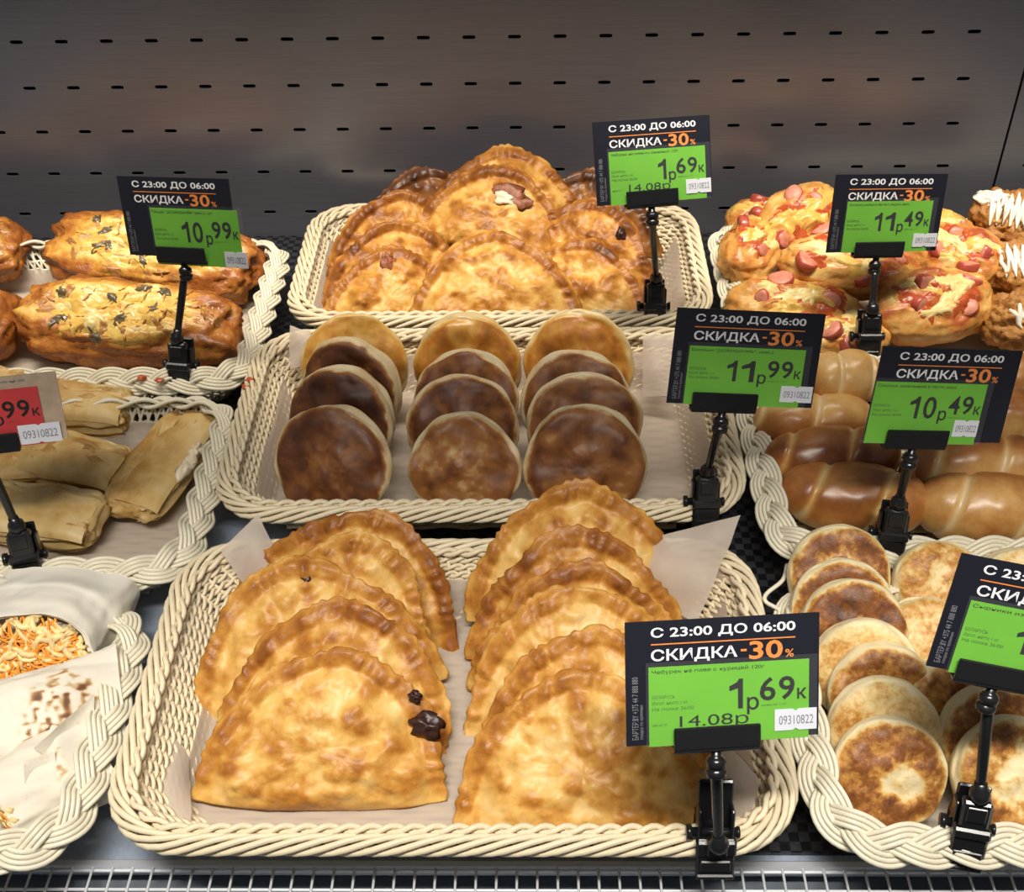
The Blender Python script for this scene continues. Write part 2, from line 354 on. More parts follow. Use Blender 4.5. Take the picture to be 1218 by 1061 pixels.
def rope_basket(name, x0, x1, y0, y1, label, h=H_RIM, rc=0.05):
    cx, cy = (x0+x1)/2, (y0+y1)/2; a, b = (x1-x0)/2, (y1-y0)/2
    t = empty(name, (cx, cy, 0.0), label, 'basket', 'rope-woven baskets')
    mb = MB(); ins = 0.028
    for k in range(9):
        f = (k+0.3)/9.0; z = 0.005+f*(h-0.009); i = 0.013+ins*(1-f)
        rope(mb, a-i, b-i, rc-i*0.5, z, 2, 0.0017, 0.00165, 0.019, 5, ph=k*1.1)
    p0 = rr(a-0.013-ins, b-0.013-ins, rc-0.018, 84); p1 = rr(a-0.013, b-0.013, rc-0.006, 84)
    for k in range(84):      # upright stakes that the ropes run round
        mb.tube([(*p0[0][k], 0.004), (*((p0[0][k]+p1[0][k])/2), h*0.5), (*p1[0][k], h-0.004)], 0.0014, 5)
    mb.build('woven_wall', M['cane'], t)
    mb = MB()
    rope(mb, a-0.0150, b-0.0150, rc-0.009, h+0.0005, 2, 0.0021, 0.0020, 0.026, 6, ph=0.4)
    rope(mb, a-0.0068, b-0.0068, rc-0.004, h-0.0030, 6, 0.0048, 0.0021, 0.095, 6, Rz=0.0056)
    mb.build('rope_rim', M['cane'], t)
    mb = MB(); base_weave(mb, a-0.036, b-0.036); mb.build('basket_base', M['cane'], t)
    return t
def braid_basket(name, x0, x1, y0, y1, label, h=H_RIM, rc=0.05, W=0.0075, lam=0.085, tilt=32, canes=4):
    cx, cy = (x0+x1)/2, (y0+y1)/2; a, b = (x1-x0)/2, (y1-y0)/2
    t = empty(name, (cx, cy, 0.0), label, 'basket', 'braid-rimmed baskets')
    mb = MB(); ai, bi, ri = a-0.014, b-0.014, rc-0.012
    per = rr(ai, bi, ri, 8)[3]; turns = round(per/lam); n = turns*26
    p, nn, s, per = rr(ai, bi, ri, n); ct, st = math.cos(math.radians(tilt)), math.sin(math.radians(tilt))
    tg = np.stack([-nn[:, 1], nn[:, 0], np.zeros(n)], 1)
    L = np.stack([nn[:, 0]*ct, nn[:, 1]*ct, np.full(n, -st)], 1); Hd = np.stack([nn[:, 0]*st, nn[:, 1]*st, np.full(n, ct)], 1)
    base = np.concatenate([p, np.full((n, 1), h-0.003)], 1)
    for k in range(3):
        th = 2*np.pi*turns*s/per+2*np.pi*k/3
        lat = W*np.sin(th); dl = W*np.cos(th)*2*np.pi*turns/per
        c = base+L*lat[:, None]+Hd*(0.0034*np.sin(2*th))[:, None]
        off = (L-tg*dl[:, None])/np.sqrt(1+dl**2)[:, None]
        for j in range(canes):
            d = (j-(canes-1)/2)*0.0031
            mb.tube(c+off*d+Hd*(-abs(d)*0.12), 0.00165, 6, True)
    mb.build('braided_rim', M['cane_pale'], t)
    mb = MB(); ns = 150
    b0 = rr(a-0.036, b-0.036, rc-0.02, ns)[0]; b1 = rr(a-0.016, b-0.016, rc-0.012, ns)[0]
    for k in range(ns):
        for d in (2, -2):
            q = b1[(k+d) % ns]; mid = (b0[k]+q)/2
            mb.tube([(*b0[k], 0.003), (*mid, h*0.5), (*q, h-0.004)], 0.00135, 5)
    for k in range(5):
        f = (k+0.5)/5; i = 0.036-0.020*f; pp, nn2, ss, _ = rr(a-i, b-i, rc-i*0.6, ns*4)
        wv = 0.0016*np.sin(np.arange(ns*4)/4*np.pi+k*np.pi)
        mb.tube(np.concatenate([pp+nn2*wv[:, None], np.full((ns*4, 1), 0.006+f*(h-0.014))], 1), 0.0014, 5, True)
    mb.build('woven_wall', M['cane_pale'], t)
    mb = MB(); base_weave(mb, a-0.036, b-0.036); mb.build('basket_base', M['cane_pale'], t)
    return t
BA = (-0.266, 0.161, -0.799, -0.538); BB = (-0.257, 0.168, -0.515, -0.262); BC = (-0.240, 0.172, -0.254, -0.026)
rope_basket('wicker_basket', *BA, 'cream rope-rimmed basket in the front centre, holding two columns of chebureki')
rope_basket('wicker_basket', *BB, 'cream rope-rimmed basket holding the round dark belyashi')
rope_basket('wicker_basket', *BC, 'cream rope-rimmed basket by the back panel, full of piled chebureki')
BD = (-0.655, -0.245, -0.350, -0.085); BE = (-0.660, -0.247, -0.585, -0.352); BF = (-0.675, -0.266, -0.812, -0.592)
BG = (0.176, 0.590, -0.335, -0.055); BH = (0.168, 0.590, -0.566, -0.338); BI = (0.160, 0.575, -0.806, -0.575)
bD = braid_basket('wicker_basket', *BD, 'pale braid-rimmed basket holding the cheese and mushroom breads')
braid_basket('wicker_basket', *BE, 'pale braid-rimmed basket holding the folded crepes')
braid_basket('wicker_basket', *BF, 'pale braid-rimmed basket holding the cut lavash wraps')
braid_basket('wicker_basket', *BG, 'pale braid-rimmed basket holding the sausage and cheese buns')
braid_basket('wicker_basket', *BH, 'pale braid-rimmed basket holding the glazed brown sausage rolls')
bI = braid_basket('wicker_basket', *BI, 'pale braid-rimmed basket holding the round curd pancakes')

# ------------------------------------------------------------------ greaseproof liners
def liner(box, label, climb=(0.022, 0.022, 0.022, 0.022), seed=1, wall=58, corners=(0, 0, 0, 0), floor=0.0075):
    """sheet folded into the basket; climb = how far it goes up at left, right, front, back; corners stand up higher"""
    x0, x1, y0, y1 = box; cx, cy = (x0+x1)/2, (y0+y1)/2
    fa, fb = (x1-x0)/2-0.042, (y1-y0)/2-0.042
    nx, ny = 84, 60
    px = np.linspace(-fa-climb[0], fa+climb[1], nx); py = np.linspace(-fb-climb[2], fb+climb[3], ny)
    cw, sw = math.cos(math.radians(wall)), math.sin(math.radians(wall)); V = []
    def up(q, f):
        e = max(0.0, abs(q)-f); return math.copysign(min(abs(q), f)+e*cw, q), e*sw
    for y in py:
        for x in px:
            X, zx = up(x, fa); Y, zy = up(y, fb)
            z = math.hypot(zx, zy)+0.35*min(zx, zy)
            if zx > 0 and zy > 0:
                cw_ = corners[(0 if x < 0 else 1)+(0 if y < 0 else 2)]*min(1, zx/0.018)*min(1, zy/0.018)
                z += cw_; X += math.copysign(cw_*0.15, x)
            q = Vector((x*22+seed*3.1, y*22, seed))
            e = (zx+zy)/0.02
            k = noise.noise(q)*0.0022*min(1.5, 0.35+e)+noise.noise(q*2.3)*0.0012*min(1, e)
            V.append((X+k*(0.6 if zx > 0 else 0), Y+k*(0.6 if zy > 0 else 0), floor+z+abs(k)))
    F = [(j*nx+i, j*nx+i+1, (j+1)*nx+i+1, (j+1)*nx+i) for j in range(ny-1) for i in range(nx-1)]
    mb = MB(); mb.add(V, F); o = mb.build('paper_liner', M['paper']); o.location = (cx, cy, 0)
    return tag(o, label, 'paper', 'greaseproof liners')
liner(BA, 'greaseproof paper under the two columns of chebureki in the front basket', (0.012, 0.034, 0.014, 0.030), 1)
liner(BB, 'greaseproof paper under the round dark belyashi', (0.026, 0.036, 0.020, 0.036), 2)
liner(BC, 'greaseproof paper under the piled chebureki by the back panel', (0.034, 0.034, 0.016, 0.026), 3)
liner(BD, 'greaseproof paper under the cheese and mushroom breads', (0.02, 0.022, 0.012, 0.022), 4)
liner(BE, 'greaseproof paper under the folded crepes', (0.01, 0.010, 0.008, 0.030), 5)
liner(BF, 'white paper beneath the cut lavash wraps', (0.02, 0.018, 0.020, 0.030), 6)
liner(BG, 'greaseproof paper under the sausage and cheese buns', (0.016, 0.016, 0.022, 0.016), 7)
liner(BI, 'greaseproof paper under the curd pancakes', (0.006, 0.01, 0.008, 0.018), 9)

def flap(parent, pts, seed, bulge=0.004):
    """loose corner of a sheet, standing up over the rim; pts = four (u, v, height)"""
    q = [P(u, v, z) for u, v, z in pts]; n = 16; V = []
    nrm = np.cross(q[1]-q[0], q[3]-q[0]); nrm /= np.linalg.norm(nrm)
    for j in range(n):
        for i in range(n):
            a_, b_ = i/(n-1), j/(n-1); p = (1-b_)*((1-a_)*q[0]+a_*q[1])+b_*((1-a_)*q[3]+a_*q[2])
            k = noise.noise(Vector((p[0]*40+seed, p[1]*40, p[2]*40)))
            V.append(p+nrm*(bulge*math.sin(math.pi*a_)*math.sin(math.pi*b_)+0.0030*k)+np.array([0.002*k, 0, 0.0015*k]))
    mb = MB(); mb.add(np.array(V)-np.array(parent.location), [(j*n+i, j*n+i+1, (j+1)*n+i+1, (j+1)*n+i) for j in range(n-1) for i in range(n-1)])
    mb.build('paper_corner', M['paper'], parent)
lA, lB = [o for o in COL.objects if o.name in ('paper_liner', 'paper_liner.001')]
flap(lA, [(745, 690, 0.045), (828, 742, 0.030), (882, 612, 0.088), (775, 640, 0.070)], 1, 0.006)
flap(lA, [(312, 722, 0.030), (342, 690, 0.040), (306, 612, 0.075), (262, 655, 0.062)], 2)
flap(lA, [(835, 985, 0.022), (890, 978, 0.030), (906, 928, 0.052), (858, 880, 0.045)], 3)
flap(lA, [(162, 982, 0.026), (228, 990, 0.022), (225, 900, 0.020), (204, 872, 0.030)], 4)
flap(lB, [(345, 440, 0.040), (372, 430, 0.040), (370, 392, 0.062), (344, 388, 0.060)], 5)
flap(lB, [(765, 470, 0.030), (805, 470, 0.035), (800, 398, 0.064), (764, 400, 0.062)], 6)
flap(lB, [(318, 612, 0.030), (358, 612, 0.030), (352, 598, 0.046), (338, 594, 0.050)], 7, 0.001)

# ------------------------------------------------------------------ chebureki (half-moon fried turnovers)
def cheb_mesh(a, b, H, seed, crimps=22, skew=0.0, sharp=0.0, brown=0.0):
    rnd = np.random.RandomState(seed); nr, nph = 34, 200
    th = np.linspace(0, np.pi, 400); ex = 1.18
    ax = a*np.sign(np.cos(th))*np.abs(np.cos(th))**ex; ay = b*np.sin(th)**1.10
    ax = ax+skew*ay
    bx = np.linspace(-a, a, 160)[1:-1]; by = -0.006*(1-(bx/a)**2)
    X = np.concatenate([ax, bx]); Y = np.concatenate([ay, by])
    arc = np.concatenate([np.ones(400), np.zeros(158)])
    d = np.concatenate([[0], np.cumsum(np.hypot(np.diff(X), np.diff(Y)))]); tot = d[-1]+math.hypot(X[0]-X[-1], Y[0]-Y[-1])
    s = np.arange(nph)/nph*tot
    O = np.stack([np.interp(s, np.append(d, tot), np.append(X, X[0])), np.interp(s, np.append(d, tot), np.append(Y, Y[0]))], 1)
    m = np.interp(s, np.append(d, tot), np.append(arc, 1.0))
    for _ in range(5): m = (m+np.roll(m, 1)+np.roll(m, -1))/3
    c = np.array([skew*b*0.3, 0.36*b]); arcl = d[399]
    ta = np.arctan2(np.clip(O[:, 1]/b, 0, 2), (O[:, 0]-skew*np.clip(O[:, 1], 0, b))/a)
    ph = ta*crimps*2+2.4*np.sin(ta*7+seed)+1.6*np.sin(ta*17+seed*2)+1.1
    out = (O-c); out /= np.linalg.norm(out, axis=1)[:, None]
    O = O+out*(m*(0.0010*np.cos(ph)+0.0018*np.sin(s/arcl*13+seed)+0.0012*np.sin(s/arcl*29+seed*3)))[:, None]
    r = (np.arange(1, nr+1)/nr)**0.8
    R = r[:, None]
    Q = c+(O-c)[None]*R[:, :, None]
    qx, qy = (Q[..., 0]-skew*np.clip(Q[..., 1], 0, b))/a, Q[..., 1]/b
    q = (np.abs(qx)**1.74+np.abs(np.clip(qy, 0, 2))**1.74)**(1/1.74)          # 1 on the crimped arc
    tht = np.arctan2(np.clip(qy, 0, 2), qx)
    PH = tht*crimps*2+2.4*np.sin(tht*7+seed)+1.6*np.sin(tht*17+seed*2)
    amp = 0.55+0.45*np.sin(tht*5.3+seed*1.7)*np.sin(tht*11.1+seed)
    mm = np.clip((qy-0.02)/0.14, 0, 1); mm = mm*mm*(3-2*mm)
    dfo = np.clip((Q[..., 1]+0.0062)/(0.22*b), 0, 1); fold = np.sqrt(np.clip(1-(1-dfo)**2, 0, 1))
    body = np.clip(1-(q/0.86)**3.2, 0, 1)**0.7
    h = H*body*fold+0.0020*fold
    ridge = np.exp(-((q-0.925)/0.070)**4)
    cr = 0.5+0.5*np.cos(PH+(q-0.93)*16)
    h = h+mm*ridge*(0.0020+0.0034*np.sqrt(cr)*amp)*np.clip((1.02-q)/0.06, 0.25, 1)
    h = h+mm*0.0005*np.cos(PH*0.5+seed)*np.clip((q-0.6)/0.3, 0, 1)*np.clip((0.93-q)/0.1, 0, 1)
    dent = mm*np.exp(-((q-0.815)/0.045)**2)
    tone = 0.18+0.26*mm*ridge*(0.35+0.65*cr*amp)+0.20*mm*np.clip((q-0.66)/0.26, 0, 1)-0.10*dent+0.16*(1-fold)+brown
    tp_, tm_ = np.zeros_like(q), np.zeros_like(q)
    for _ in range(54):
        cc = c+(O[rnd.randint(nph)]-c)*(rnd.rand()**0.6*0.78); rad = (0.0035+0.004*rnd.rand()) if _ < 26 else (0.005+0.008*rnd.rand()); am = (0.0006+0.0016*rnd.rand())
        w_ = np.exp(-((Q[..., 0]-cc[0])**2+((Q[..., 1]-cc[1])*1.15)**2)/rad**2)
        h = h+am*w_*np.clip((1-R)/0.15, 0, 1); up_ = rnd.rand() < 0.68; w_ = np.clip(w_*1.7, 0, 1) if _ < 26 else w_; tp_ = np.maximum(tp_, w_) if up_ else tp_; tm_ = tm_ if up_ else np.maximum(tm_, w_)
    tone = tone+0.24*tp_-0.14*tm_
    flat = Q.reshape(-1, 2); V3 = np.concatenate([flat, np.zeros((len(flat), 1))], 1)
    n1 = fbm(V3, 28, seed).reshape(h.shape); n2 = fbm(V3, 75, seed+9).reshape(h.shape)
    h = h+(n1*0.0034+n2*0.0019)*np.clip((1.02-R)/0.2, 0, 1)
    tone = tone+n1*0.14
    bend = 0.9*rnd.uniform(0.2, 1.0)
    back = -(0.0045*np.sqrt(np.clip(1-R**3, 0, 1))+0.0002)
    def curve(Q): return -bend*(Q[..., 0]**2)*0.9
    off = curve(Q)+n1*0.002*R
    top = np.concatenate([Q, (h+off)[..., None]], -1).reshape(-1, 3); bot = np.concatenate([Q[:-1], (back[:-1]+off[:-1])[..., None]], -1).reshape(-1, 3)
    V = np.concatenate([[[c[0], c[1], h[0].mean()+off[0].mean()]], top, [[c[0], c[1], -0.0047+off[0].mean()]], bot])
    T = np.concatenate([[tone[0].mean()], tone.reshape(-1), [0.4], np.full(len(bot), 0.4)])
    F = [(0, 1+k, 1+(k+1) % nph) for k in range(nph)]
    j, k = np.meshgrid(np.arange(nr-1), np.arange(nph), indexing='ij'); k2 = (k+1) % nph
    F += np.stack([1+j*nph+k, 1+(j+1)*nph+k, 1+(j+1)*nph+k2, 1+j*nph+k2], -1).reshape(-1, 4).tolist()
    nb = 1+nr*nph
    F += [(nb, nb+1+(k+1) % nph, nb+1+k) for k in range(nph)]
    jj, kk = np.meshgrid(np.arange(nr-2), np.arange(nph), indexing='ij'); kk2 = (kk+1) % nph
    F += np.stack([nb+1+jj*nph+kk, nb+1+jj*nph+kk2, nb+1+(jj+1)*nph+kk2, nb+1+(jj+1)*nph+kk], -1).reshape(-1, 4).tolist()
    ko = np.arange(nph); ko2 = (ko+1) % nph
    F += np.stack([1+(nr-1)*nph+ko, nb+1+(nr-2)*nph+ko, nb+1+(nr-2)*nph+ko2, 1+(nr-1)*nph+ko2], -1).tolist()
    mb = MB(); mb.add(V, F, 0, T); return mb
def lump(mb, c, r, seed, n=9, amp=0.35, mi=0):
    """small irregular lump"""
    V = []
    for j in range(n+1):
        t = math.pi*j/n
        for k in range(n*2):
            p = 2*math.pi*k/(n*2); v = Vector((math.sin(t)*math.cos(p), math.sin(t)*math.sin(p), math.cos(t)))
            q = 1+amp*noise.noise(v*1.7+Vector((seed, seed*2.3, 0)))
            V.append((c[0]+v.x*r[0]*q, c[1]+v.y*r[1]*q, c[2]+v.z*r[2]*q))
    w_ = n*2; F = [(j*w_+k, (j+1)*w_+k, (j+1)*w_+(k+1) % w_, j*w_+(k+1) % w_) for j in range(n) for k in range(w_)]
    mb.add(V, F)
def cheburek(top_uv, ztop, a, b, H, lean, yaw, roll, seed, label, group, mat='fried', skew=0.0, brown=0.0, spots=()):
    R = frame(lean, yaw, roll); t = P(*top_uv, ztop)-R@np.array([skew*b, b, 0.002])
    o = cheb_mesh(a, b, H, seed, skew=skew, brown=brown).build('cheburek', M[mat]); setm(o, R, t)
    tag(o, label, 'fried turnover', group)
    for nm, mt, (x, y, z), rad in spots:
        mb = MB(); lump(mb, (x, y, z), rad, seed+3, 10, 0.9); mb.build(nm, M[mt], o)
    return o
GA = 'chebureki in the front basket'
A = [  # top px, height of the top, a, b, puff, lean, yaw, roll
 ((402, 767), 0.084, 0.084, 0.100, 0.013, 46, 2, -2, 11, 'front left cheburek of the front basket, dark burnt filling at its right end', 0.12, 0.0, [('burnt_filling', 'burnt', (0.071, 0.050, 0.005), (0.010, 0.0075, 0.004)), ('burnt_filling', 'burnt', (0.063, 0.068, 0.006), (0.004, 0.0035, 0.003))]),
 ((424, 712), 0.088, 0.080, 0.098, 0.010, 50, -3, -6, 12, 'left column cheburek half hidden behind the one with burnt filling', 0.05, 0.05, []),
 ((343, 664), 0.088, 0.088, 0.104, 0.012, 48, 8, 5, 13, 'cheburek leaning towards the left rim of the front basket, black spot near its top', -0.05, -0.02, [('burnt_filling', 'burnt', (0.004, 0.088, 0.0055), (0.0035, 0.005, 0.002))]),
 ((446, 637), 0.090, 0.074, 0.098, 0.009, 52, -6, -14, 14, 'pale wrinkled cheburek, second from the back in the left front column', 0.10, -0.05, []),
 ((452, 608), 0.090, 0.086, 0.096, 0.009, 56, -5, -12, 15, 'rearmost cheburek of the left front column, brown bubbly crimp', 0.06, 0.12, []),
 ((690, 793), 0.084, 0.083, 0.102, 0.013, 46, 0, 0, 16, 'front cheburek of the right column in the front basket, behind the price card', -0.02, 0.0, []),
 ((702, 742), 0.088, 0.080, 0.098, 0.010, 50, 2, 1, 17, 'second cheburek from the front in the right column of the front basket', 0.0, 0.06, []),
 ((682, 693), 0.089, 0.084, 0.100, 0.010, 52, 3, 2, 18, 'third cheburek from the front in the right column, smooth pale yellow face', -0.02, -0.06, []),
 ((700, 667), 0.090, 0.080, 0.096, 0.008, 55, 0, -3, 19, 'fourth cheburek from the front in the right column of the front basket', 0.0, 0.04, []),
 ((690, 626), 0.094, 0.080, 0.098, 0.009, 57, 2, -2, 20, 'fifth cheburek from the front in the right column, brown crimped rim', 0.0, 0.10, []),
 ((682, 573), 0.108, 0.084, 0.100, 0.012, 58, 2, 2, 21, 'tallest and rearmost cheburek of the right column in the front basket', 0.0, 0.0, [])]
for tp, zt, a, b, H, ln, yw, rl, sd, lb, sk, br, sp in A:
    cheburek(tp, zt, a, b, H, ln, yw, rl, sd, lb, GA, 'fried', sk, br, sp)
GC = 'chebureki in the back basket'
for tp, zt, a, b, H, ln, yw, rl, sd, lb, mt, sk, br, sp in [
 ((588, 273), 0.100, 0.085, 0.096, 0.013, 46, 0, 0, 31, 'front centre cheburek in the back basket, pale blistered face', 'fried', 0.0, 0.04, []),
 ((602, 197), 0.116, 0.084, 0.092, 0.015, 50, -4, -9, 32, 'cheburek on top of the back pile with a torn hole showing pale filling', 'fried', 0.0, 0.10, [('meat_juice', 'meat', (0.012, 0.060, 0.0115), (0.019, 0.012, 0.0018)), ('pale_filling', 'pocket', (0.007, 0.057, 0.0125), (0.011, 0.0065, 0.0035))]),
 ((605, 174), 0.124, 0.086, 0.092, 0.012, 52, 0, -3, 33, 'rearmost cheburek on the back pile, high crimped arc against the panel', 'fried', 0.0, 0.08, []),
 ((452, 296), 0.076, 0.076, 0.084, 0.012, 44, 14, 6, 34, 'front left cheburek in the back basket, brown patch of juice at its top', 'fried', 0.1, 0.10, [('meat_juice', 'meat', (0.012, 0.066, 0.008), (0.006, 0.009, 0.003))]),
 ((460, 262), 0.086, 0.078, 0.086, 0.010, 50, 14, 4, 35, 'second cheburek from the front on the left of the back basket', 'fried', 0.1, 0.16, []),
 ((468, 226), 0.098, 0.080, 0.086, 0.010, 54, 12, 4, 36, 'third cheburek from the front on the left of the back basket', 'fried', 0.1, 0.16, []),
 ((508, 197), 0.104, 0.078, 0.086, 0.009, 62, 8, 0, 37, 'dark brown cheburek at the back left of the back basket', 'fried_dark', 0.0, 0.32, []),
 ((706, 285), 0.078, 0.076, 0.084, 0.011, 44, -14, -8, 38, 'front right cheburek in the back basket, brown juice spot low on its face', 'fried', -0.1, 0.10, []),
 ((722, 240), 0.094, 0.080, 0.088, 0.010, 50, -14, -14, 39, 'second cheburek on the right of the back basket, with a small burnt hole', 'fried', -0.05, 0.18, [('burnt_filling', 'burnt', (0.022, 0.062, 0.009), (0.0045, 0.006, 0.003))]),
 ((702, 201), 0.104, 0.078, 0.086, 0.009, 60, -6, 0, 40, 'dark brown cheburek at the back right of the back basket, behind the price card', 'fried_dark', 0.0, 0.30, [])]:
    cheburek(tp, zt, a, b, H, ln, yw, rl, sd, lb, GC, mt, sk, br, sp)

# ------------------------------------------------------------------ round fried things: belyashi and curd pancakes
def disc_mesh(R, T, seed, face=0.6, edge=0.02, px=0.42, wob=0.03, dome=0.15, pale=None, blot=0.2, rim_dark=0.0, belt=0.35):
    nr, nph = 40, 96
    t = np.linspace(-np.pi/2, np.pi/2, nr); ph = np.arange(nph)/nph*2*np.pi
    rad = np.cos(t)**px; rad[0] = rad[-1] = 0.0; zz = np.sign(np.sin(t))*np.abs(np.sin(t))**0.75
    # resample so that the flat faces get rings too
    fl = np.linspace(0, 1, 14)[:-1]
    r_l = np.concatenate([fl*rad[1], rad[1:-1], fl[::-1]*rad[-2]]); z_l = np.concatenate([-1-dome*(1-fl**2), zz[1:-1], (1+dome*(1-fl**2))[::-1]])
    V = []; n = len(r_l)
    for i in range(n):
        for k in range(nph):
            V.append((r_l[i]*math.cos(ph[k]), r_l[i]*math.sin(ph[k]), z_l[i]))
    V = np.array(V); N1 = fbm(V, 1.3, seed, 2); N2 = fbm(V*np.array([1, 1, 0.5]), 3.5, seed+5, 3)
    w_ = 1+wob*N1; X = V.copy(); X[:, 0] *= R*w_; X[:, 1] *= R*w_; X[:, 2] *= T/2*(1+0.25*N1)
    X[:, 2] += N2*T*0.035+N1*T*0.06
    az = np.abs(V[:, 2]); f = np.clip((az-belt-0.18*N2)/0.45, 0, 1); f = f*f*(3-2*f)
    tone = edge+(face-edge)*f+blot*N2*f+rim_dark*f*np.clip((np.hypot(V[:, 0], V[:, 1])-0.55)/0.4, 0, 1)
    if pale:
        ppx, ppy, pr, pd = pale
        q = np.hypot(V[:, 0]-ppx, (V[:, 1]-ppy))/pr+0.55*N2+0.3*N1; g = np.clip(1.25-q, 0, 1); g = g*g*(3-2*g)
        tone -= pd*g*(V[:, 2] > 0)
    i, k = np.meshgrid(np.arange(n-1), np.arange(nph), indexing='ij'); k2 = (k+1) % nph
    F = np.stack([i*nph+k, i*nph+k2, (i+1)*nph+k2, (i+1)*nph+k], -1).reshape(-1, 4).tolist()
    mb = MB(); mb.add(X, F, 0, tone); return mb
def disc(kind, top_uv, ztop, R, T, lean, yaw, roll, seed, label, cat, group, mat, **kw):
    Rm = frame(lean, yaw, 0); t = P(*top_uv, ztop)-Rm@np.array([0, R, T*0.35])
    o = disc_mesh(R, T, seed, **kw).build(kind, M[mat]); setm(o, frame(lean, yaw, roll), t)
    return tag(o, label, cat, group)
GB = 'belyashi in the middle basket'
ords = ['front', 'second', 'third', 'rearmost']
for tp, zt, R, T, ln, yw, sd, lb, mt, fc in [
 ((396, 485), 0.097, 0.0485, 0.027, 62, -12, 1, 'front round belyash of the left row, dark reddish brown with a pale right edge', 'belyash', 0.62),
 ((404, 440), 0.100, 0.0470, 0.028, 70, -18, 2, 'second belyash of the left row, almost black face under a pale edge', 'belyash', 0.80),
 ((414, 408), 0.104, 0.0455, 0.028, 76, -20, 3, 'third belyash of the left row, wide cream edge over a dark face', 'belyash', 0.72),
 ((418, 374), 0.106, 0.0460, 0.020, 62, 3, 4, 'rearmost belyash of the left row, coloured as lit gold with a browner rim', 'belyash_lit', 0.30),
 ((551, 494), 0.094, 0.0445, 0.022, 62, 0, 5, 'front belyash of the middle row, mottled light brown', 'belyash', 0.46),
 ((548, 447), 0.099, 0.0460, 0.024, 62, 2, 6, 'second belyash of the middle row, chestnut face with a pale left edge', 'belyash', 0.62),
 ((556, 417), 0.102, 0.0440, 0.022, 60, -6, 7, 'third belyash of the middle row, dull brown, tucked behind the chestnut one', 'belyash', 0.55),
 ((556, 375), 0.108, 0.0460, 0.022, 64, -4, 8, 'rearmost belyash of the middle row, folded glossy crust coloured as lit orange', 'belyash_lit', 0.42),
 ((697, 484), 0.096, 0.0485, 0.024, 60, 0, 9, 'front belyash of the right row, brown with a dark half and a pale streak', 'belyash', 0.54),
 ((694, 444), 0.100, 0.0475, 0.023, 64, 3, 10, 'second belyash of the right row, dull tan face', 'belyash', 0.46),
 ((684, 418), 0.102, 0.0460, 0.022, 64, 6, 11, 'third belyash of the right row, medium brown behind the dull tan one', 'belyash', 0.54),
 ((690, 371), 0.108, 0.0470, 0.020, 62, -4, 12, 'rearmost belyash of the right row, coloured as lit amber orange with a dark left rim', 'belyash_lit', 0.50)]:
    disc('belyash', tp, zt, R, T, ln, yw, sd*40, sd, lb, 'fried pie', GB, mt, face=fc, edge=0.0, px=0.36, wob=0.07, blot=0.22, rim_dark=0.06, belt=0.34, dome=0.22)
GI = 'curd pancakes in the front right basket'
for tp, zt, R, T, ln, yw, sd, lb, fc, pl in [
 ((1064, 856), 0.073, 0.0355, 0.020, 52, -4, 1, 'front curd pancake of the left row, browned ring round a white centre', 0.60, (0.15, -0.05, 0.42, 0.55)),
 ((1056, 809), 0.077, 0.0360, 0.020, 55, -4, 2, 'second curd pancake of the left row, pale lightly golden face', 0.28, None),
 ((1056, 768), 0.079, 0.0360, 0.020, 57, -4, 3, 'third curd pancake of the left row, brown rim and pale lower face', 0.58, (0.1, -0.5, 0.45, 0.4)),
 ((1036, 740), 0.080, 0.0360, 0.020, 58, -8, 4, 'fourth curd pancake of the left row, thinly golden with a cream edge', 0.30, None),
 ((1022, 690), 0.088, 0.0360, 0.020, 56, -8, 5, 'fifth curd pancake of the left row, deep brown ring round a big cream patch', 0.72, (0.2, -0.15, 0.50, 0.68)),
 ((1008, 667), 0.088, 0.0350, 0.018, 58, -6, 6, 'sixth curd pancake of the left row, deep brown, almost hidden', 0.70, None),
 ((1003, 625), 0.092, 0.0365, 0.020, 52, -4, 7, 'rearmost curd pancake of the left row, brown with a white middle', 0.64, (0.0, 0.05, 0.42, 0.6)),
 ((1112, 641), 0.078, 0.0330, 0.024, 38, 6, 8, 'thick curd pancake lying alone right of the left row, golden with white blotches', 0.42, (-0.1, 0.3, 0.35, 0.35)),
 ((1096, 708), 0.066, 0.0330, 0.022, 36, 4, 9, 'curd pancake beneath the thick golden one, mostly hidden', 0.30, None),
 ((1215, 650), 0.072, 0.0330, 0.022, 44, 0, 10, 'pale curd pancake at the far right by the back rim', 0.22, None),
 ((1142, 778), 0.076, 0.0345, 0.020, 56, 6, 11, 'third curd pancake from the front in the right row, below the price card', 0.46, None),
 ((1186, 815), 0.078, 0.0365, 0.020, 54, 4, 12, 'second curd pancake from the front in the right row, behind the card stem', 0.58, (0.35, -0.1, 0.4, 0.5)),
 ((1205, 853), 0.074, 0.0375, 0.021, 50, 4, 13, 'front curd pancake of the right row, large white patch, behind the clip', 0.54, (0.15, 0.05, 0.6, 0.55)),
 ((1205, 762), 0.078, 0.0345, 0.020, 58, 4, 14, 'curd pancake behind the front right card holder, mostly hidden', 0.45, None)]:
    disc('curd_pancake', tp, zt, R, T, ln, yw, 0, sd+50, lb, 'pancake', GI, 'syrnik', face=fc, edge=-0.12, px=0.30, wob=0.04, blot=0.16, pale=pl, belt=0.45, dome=0.08)

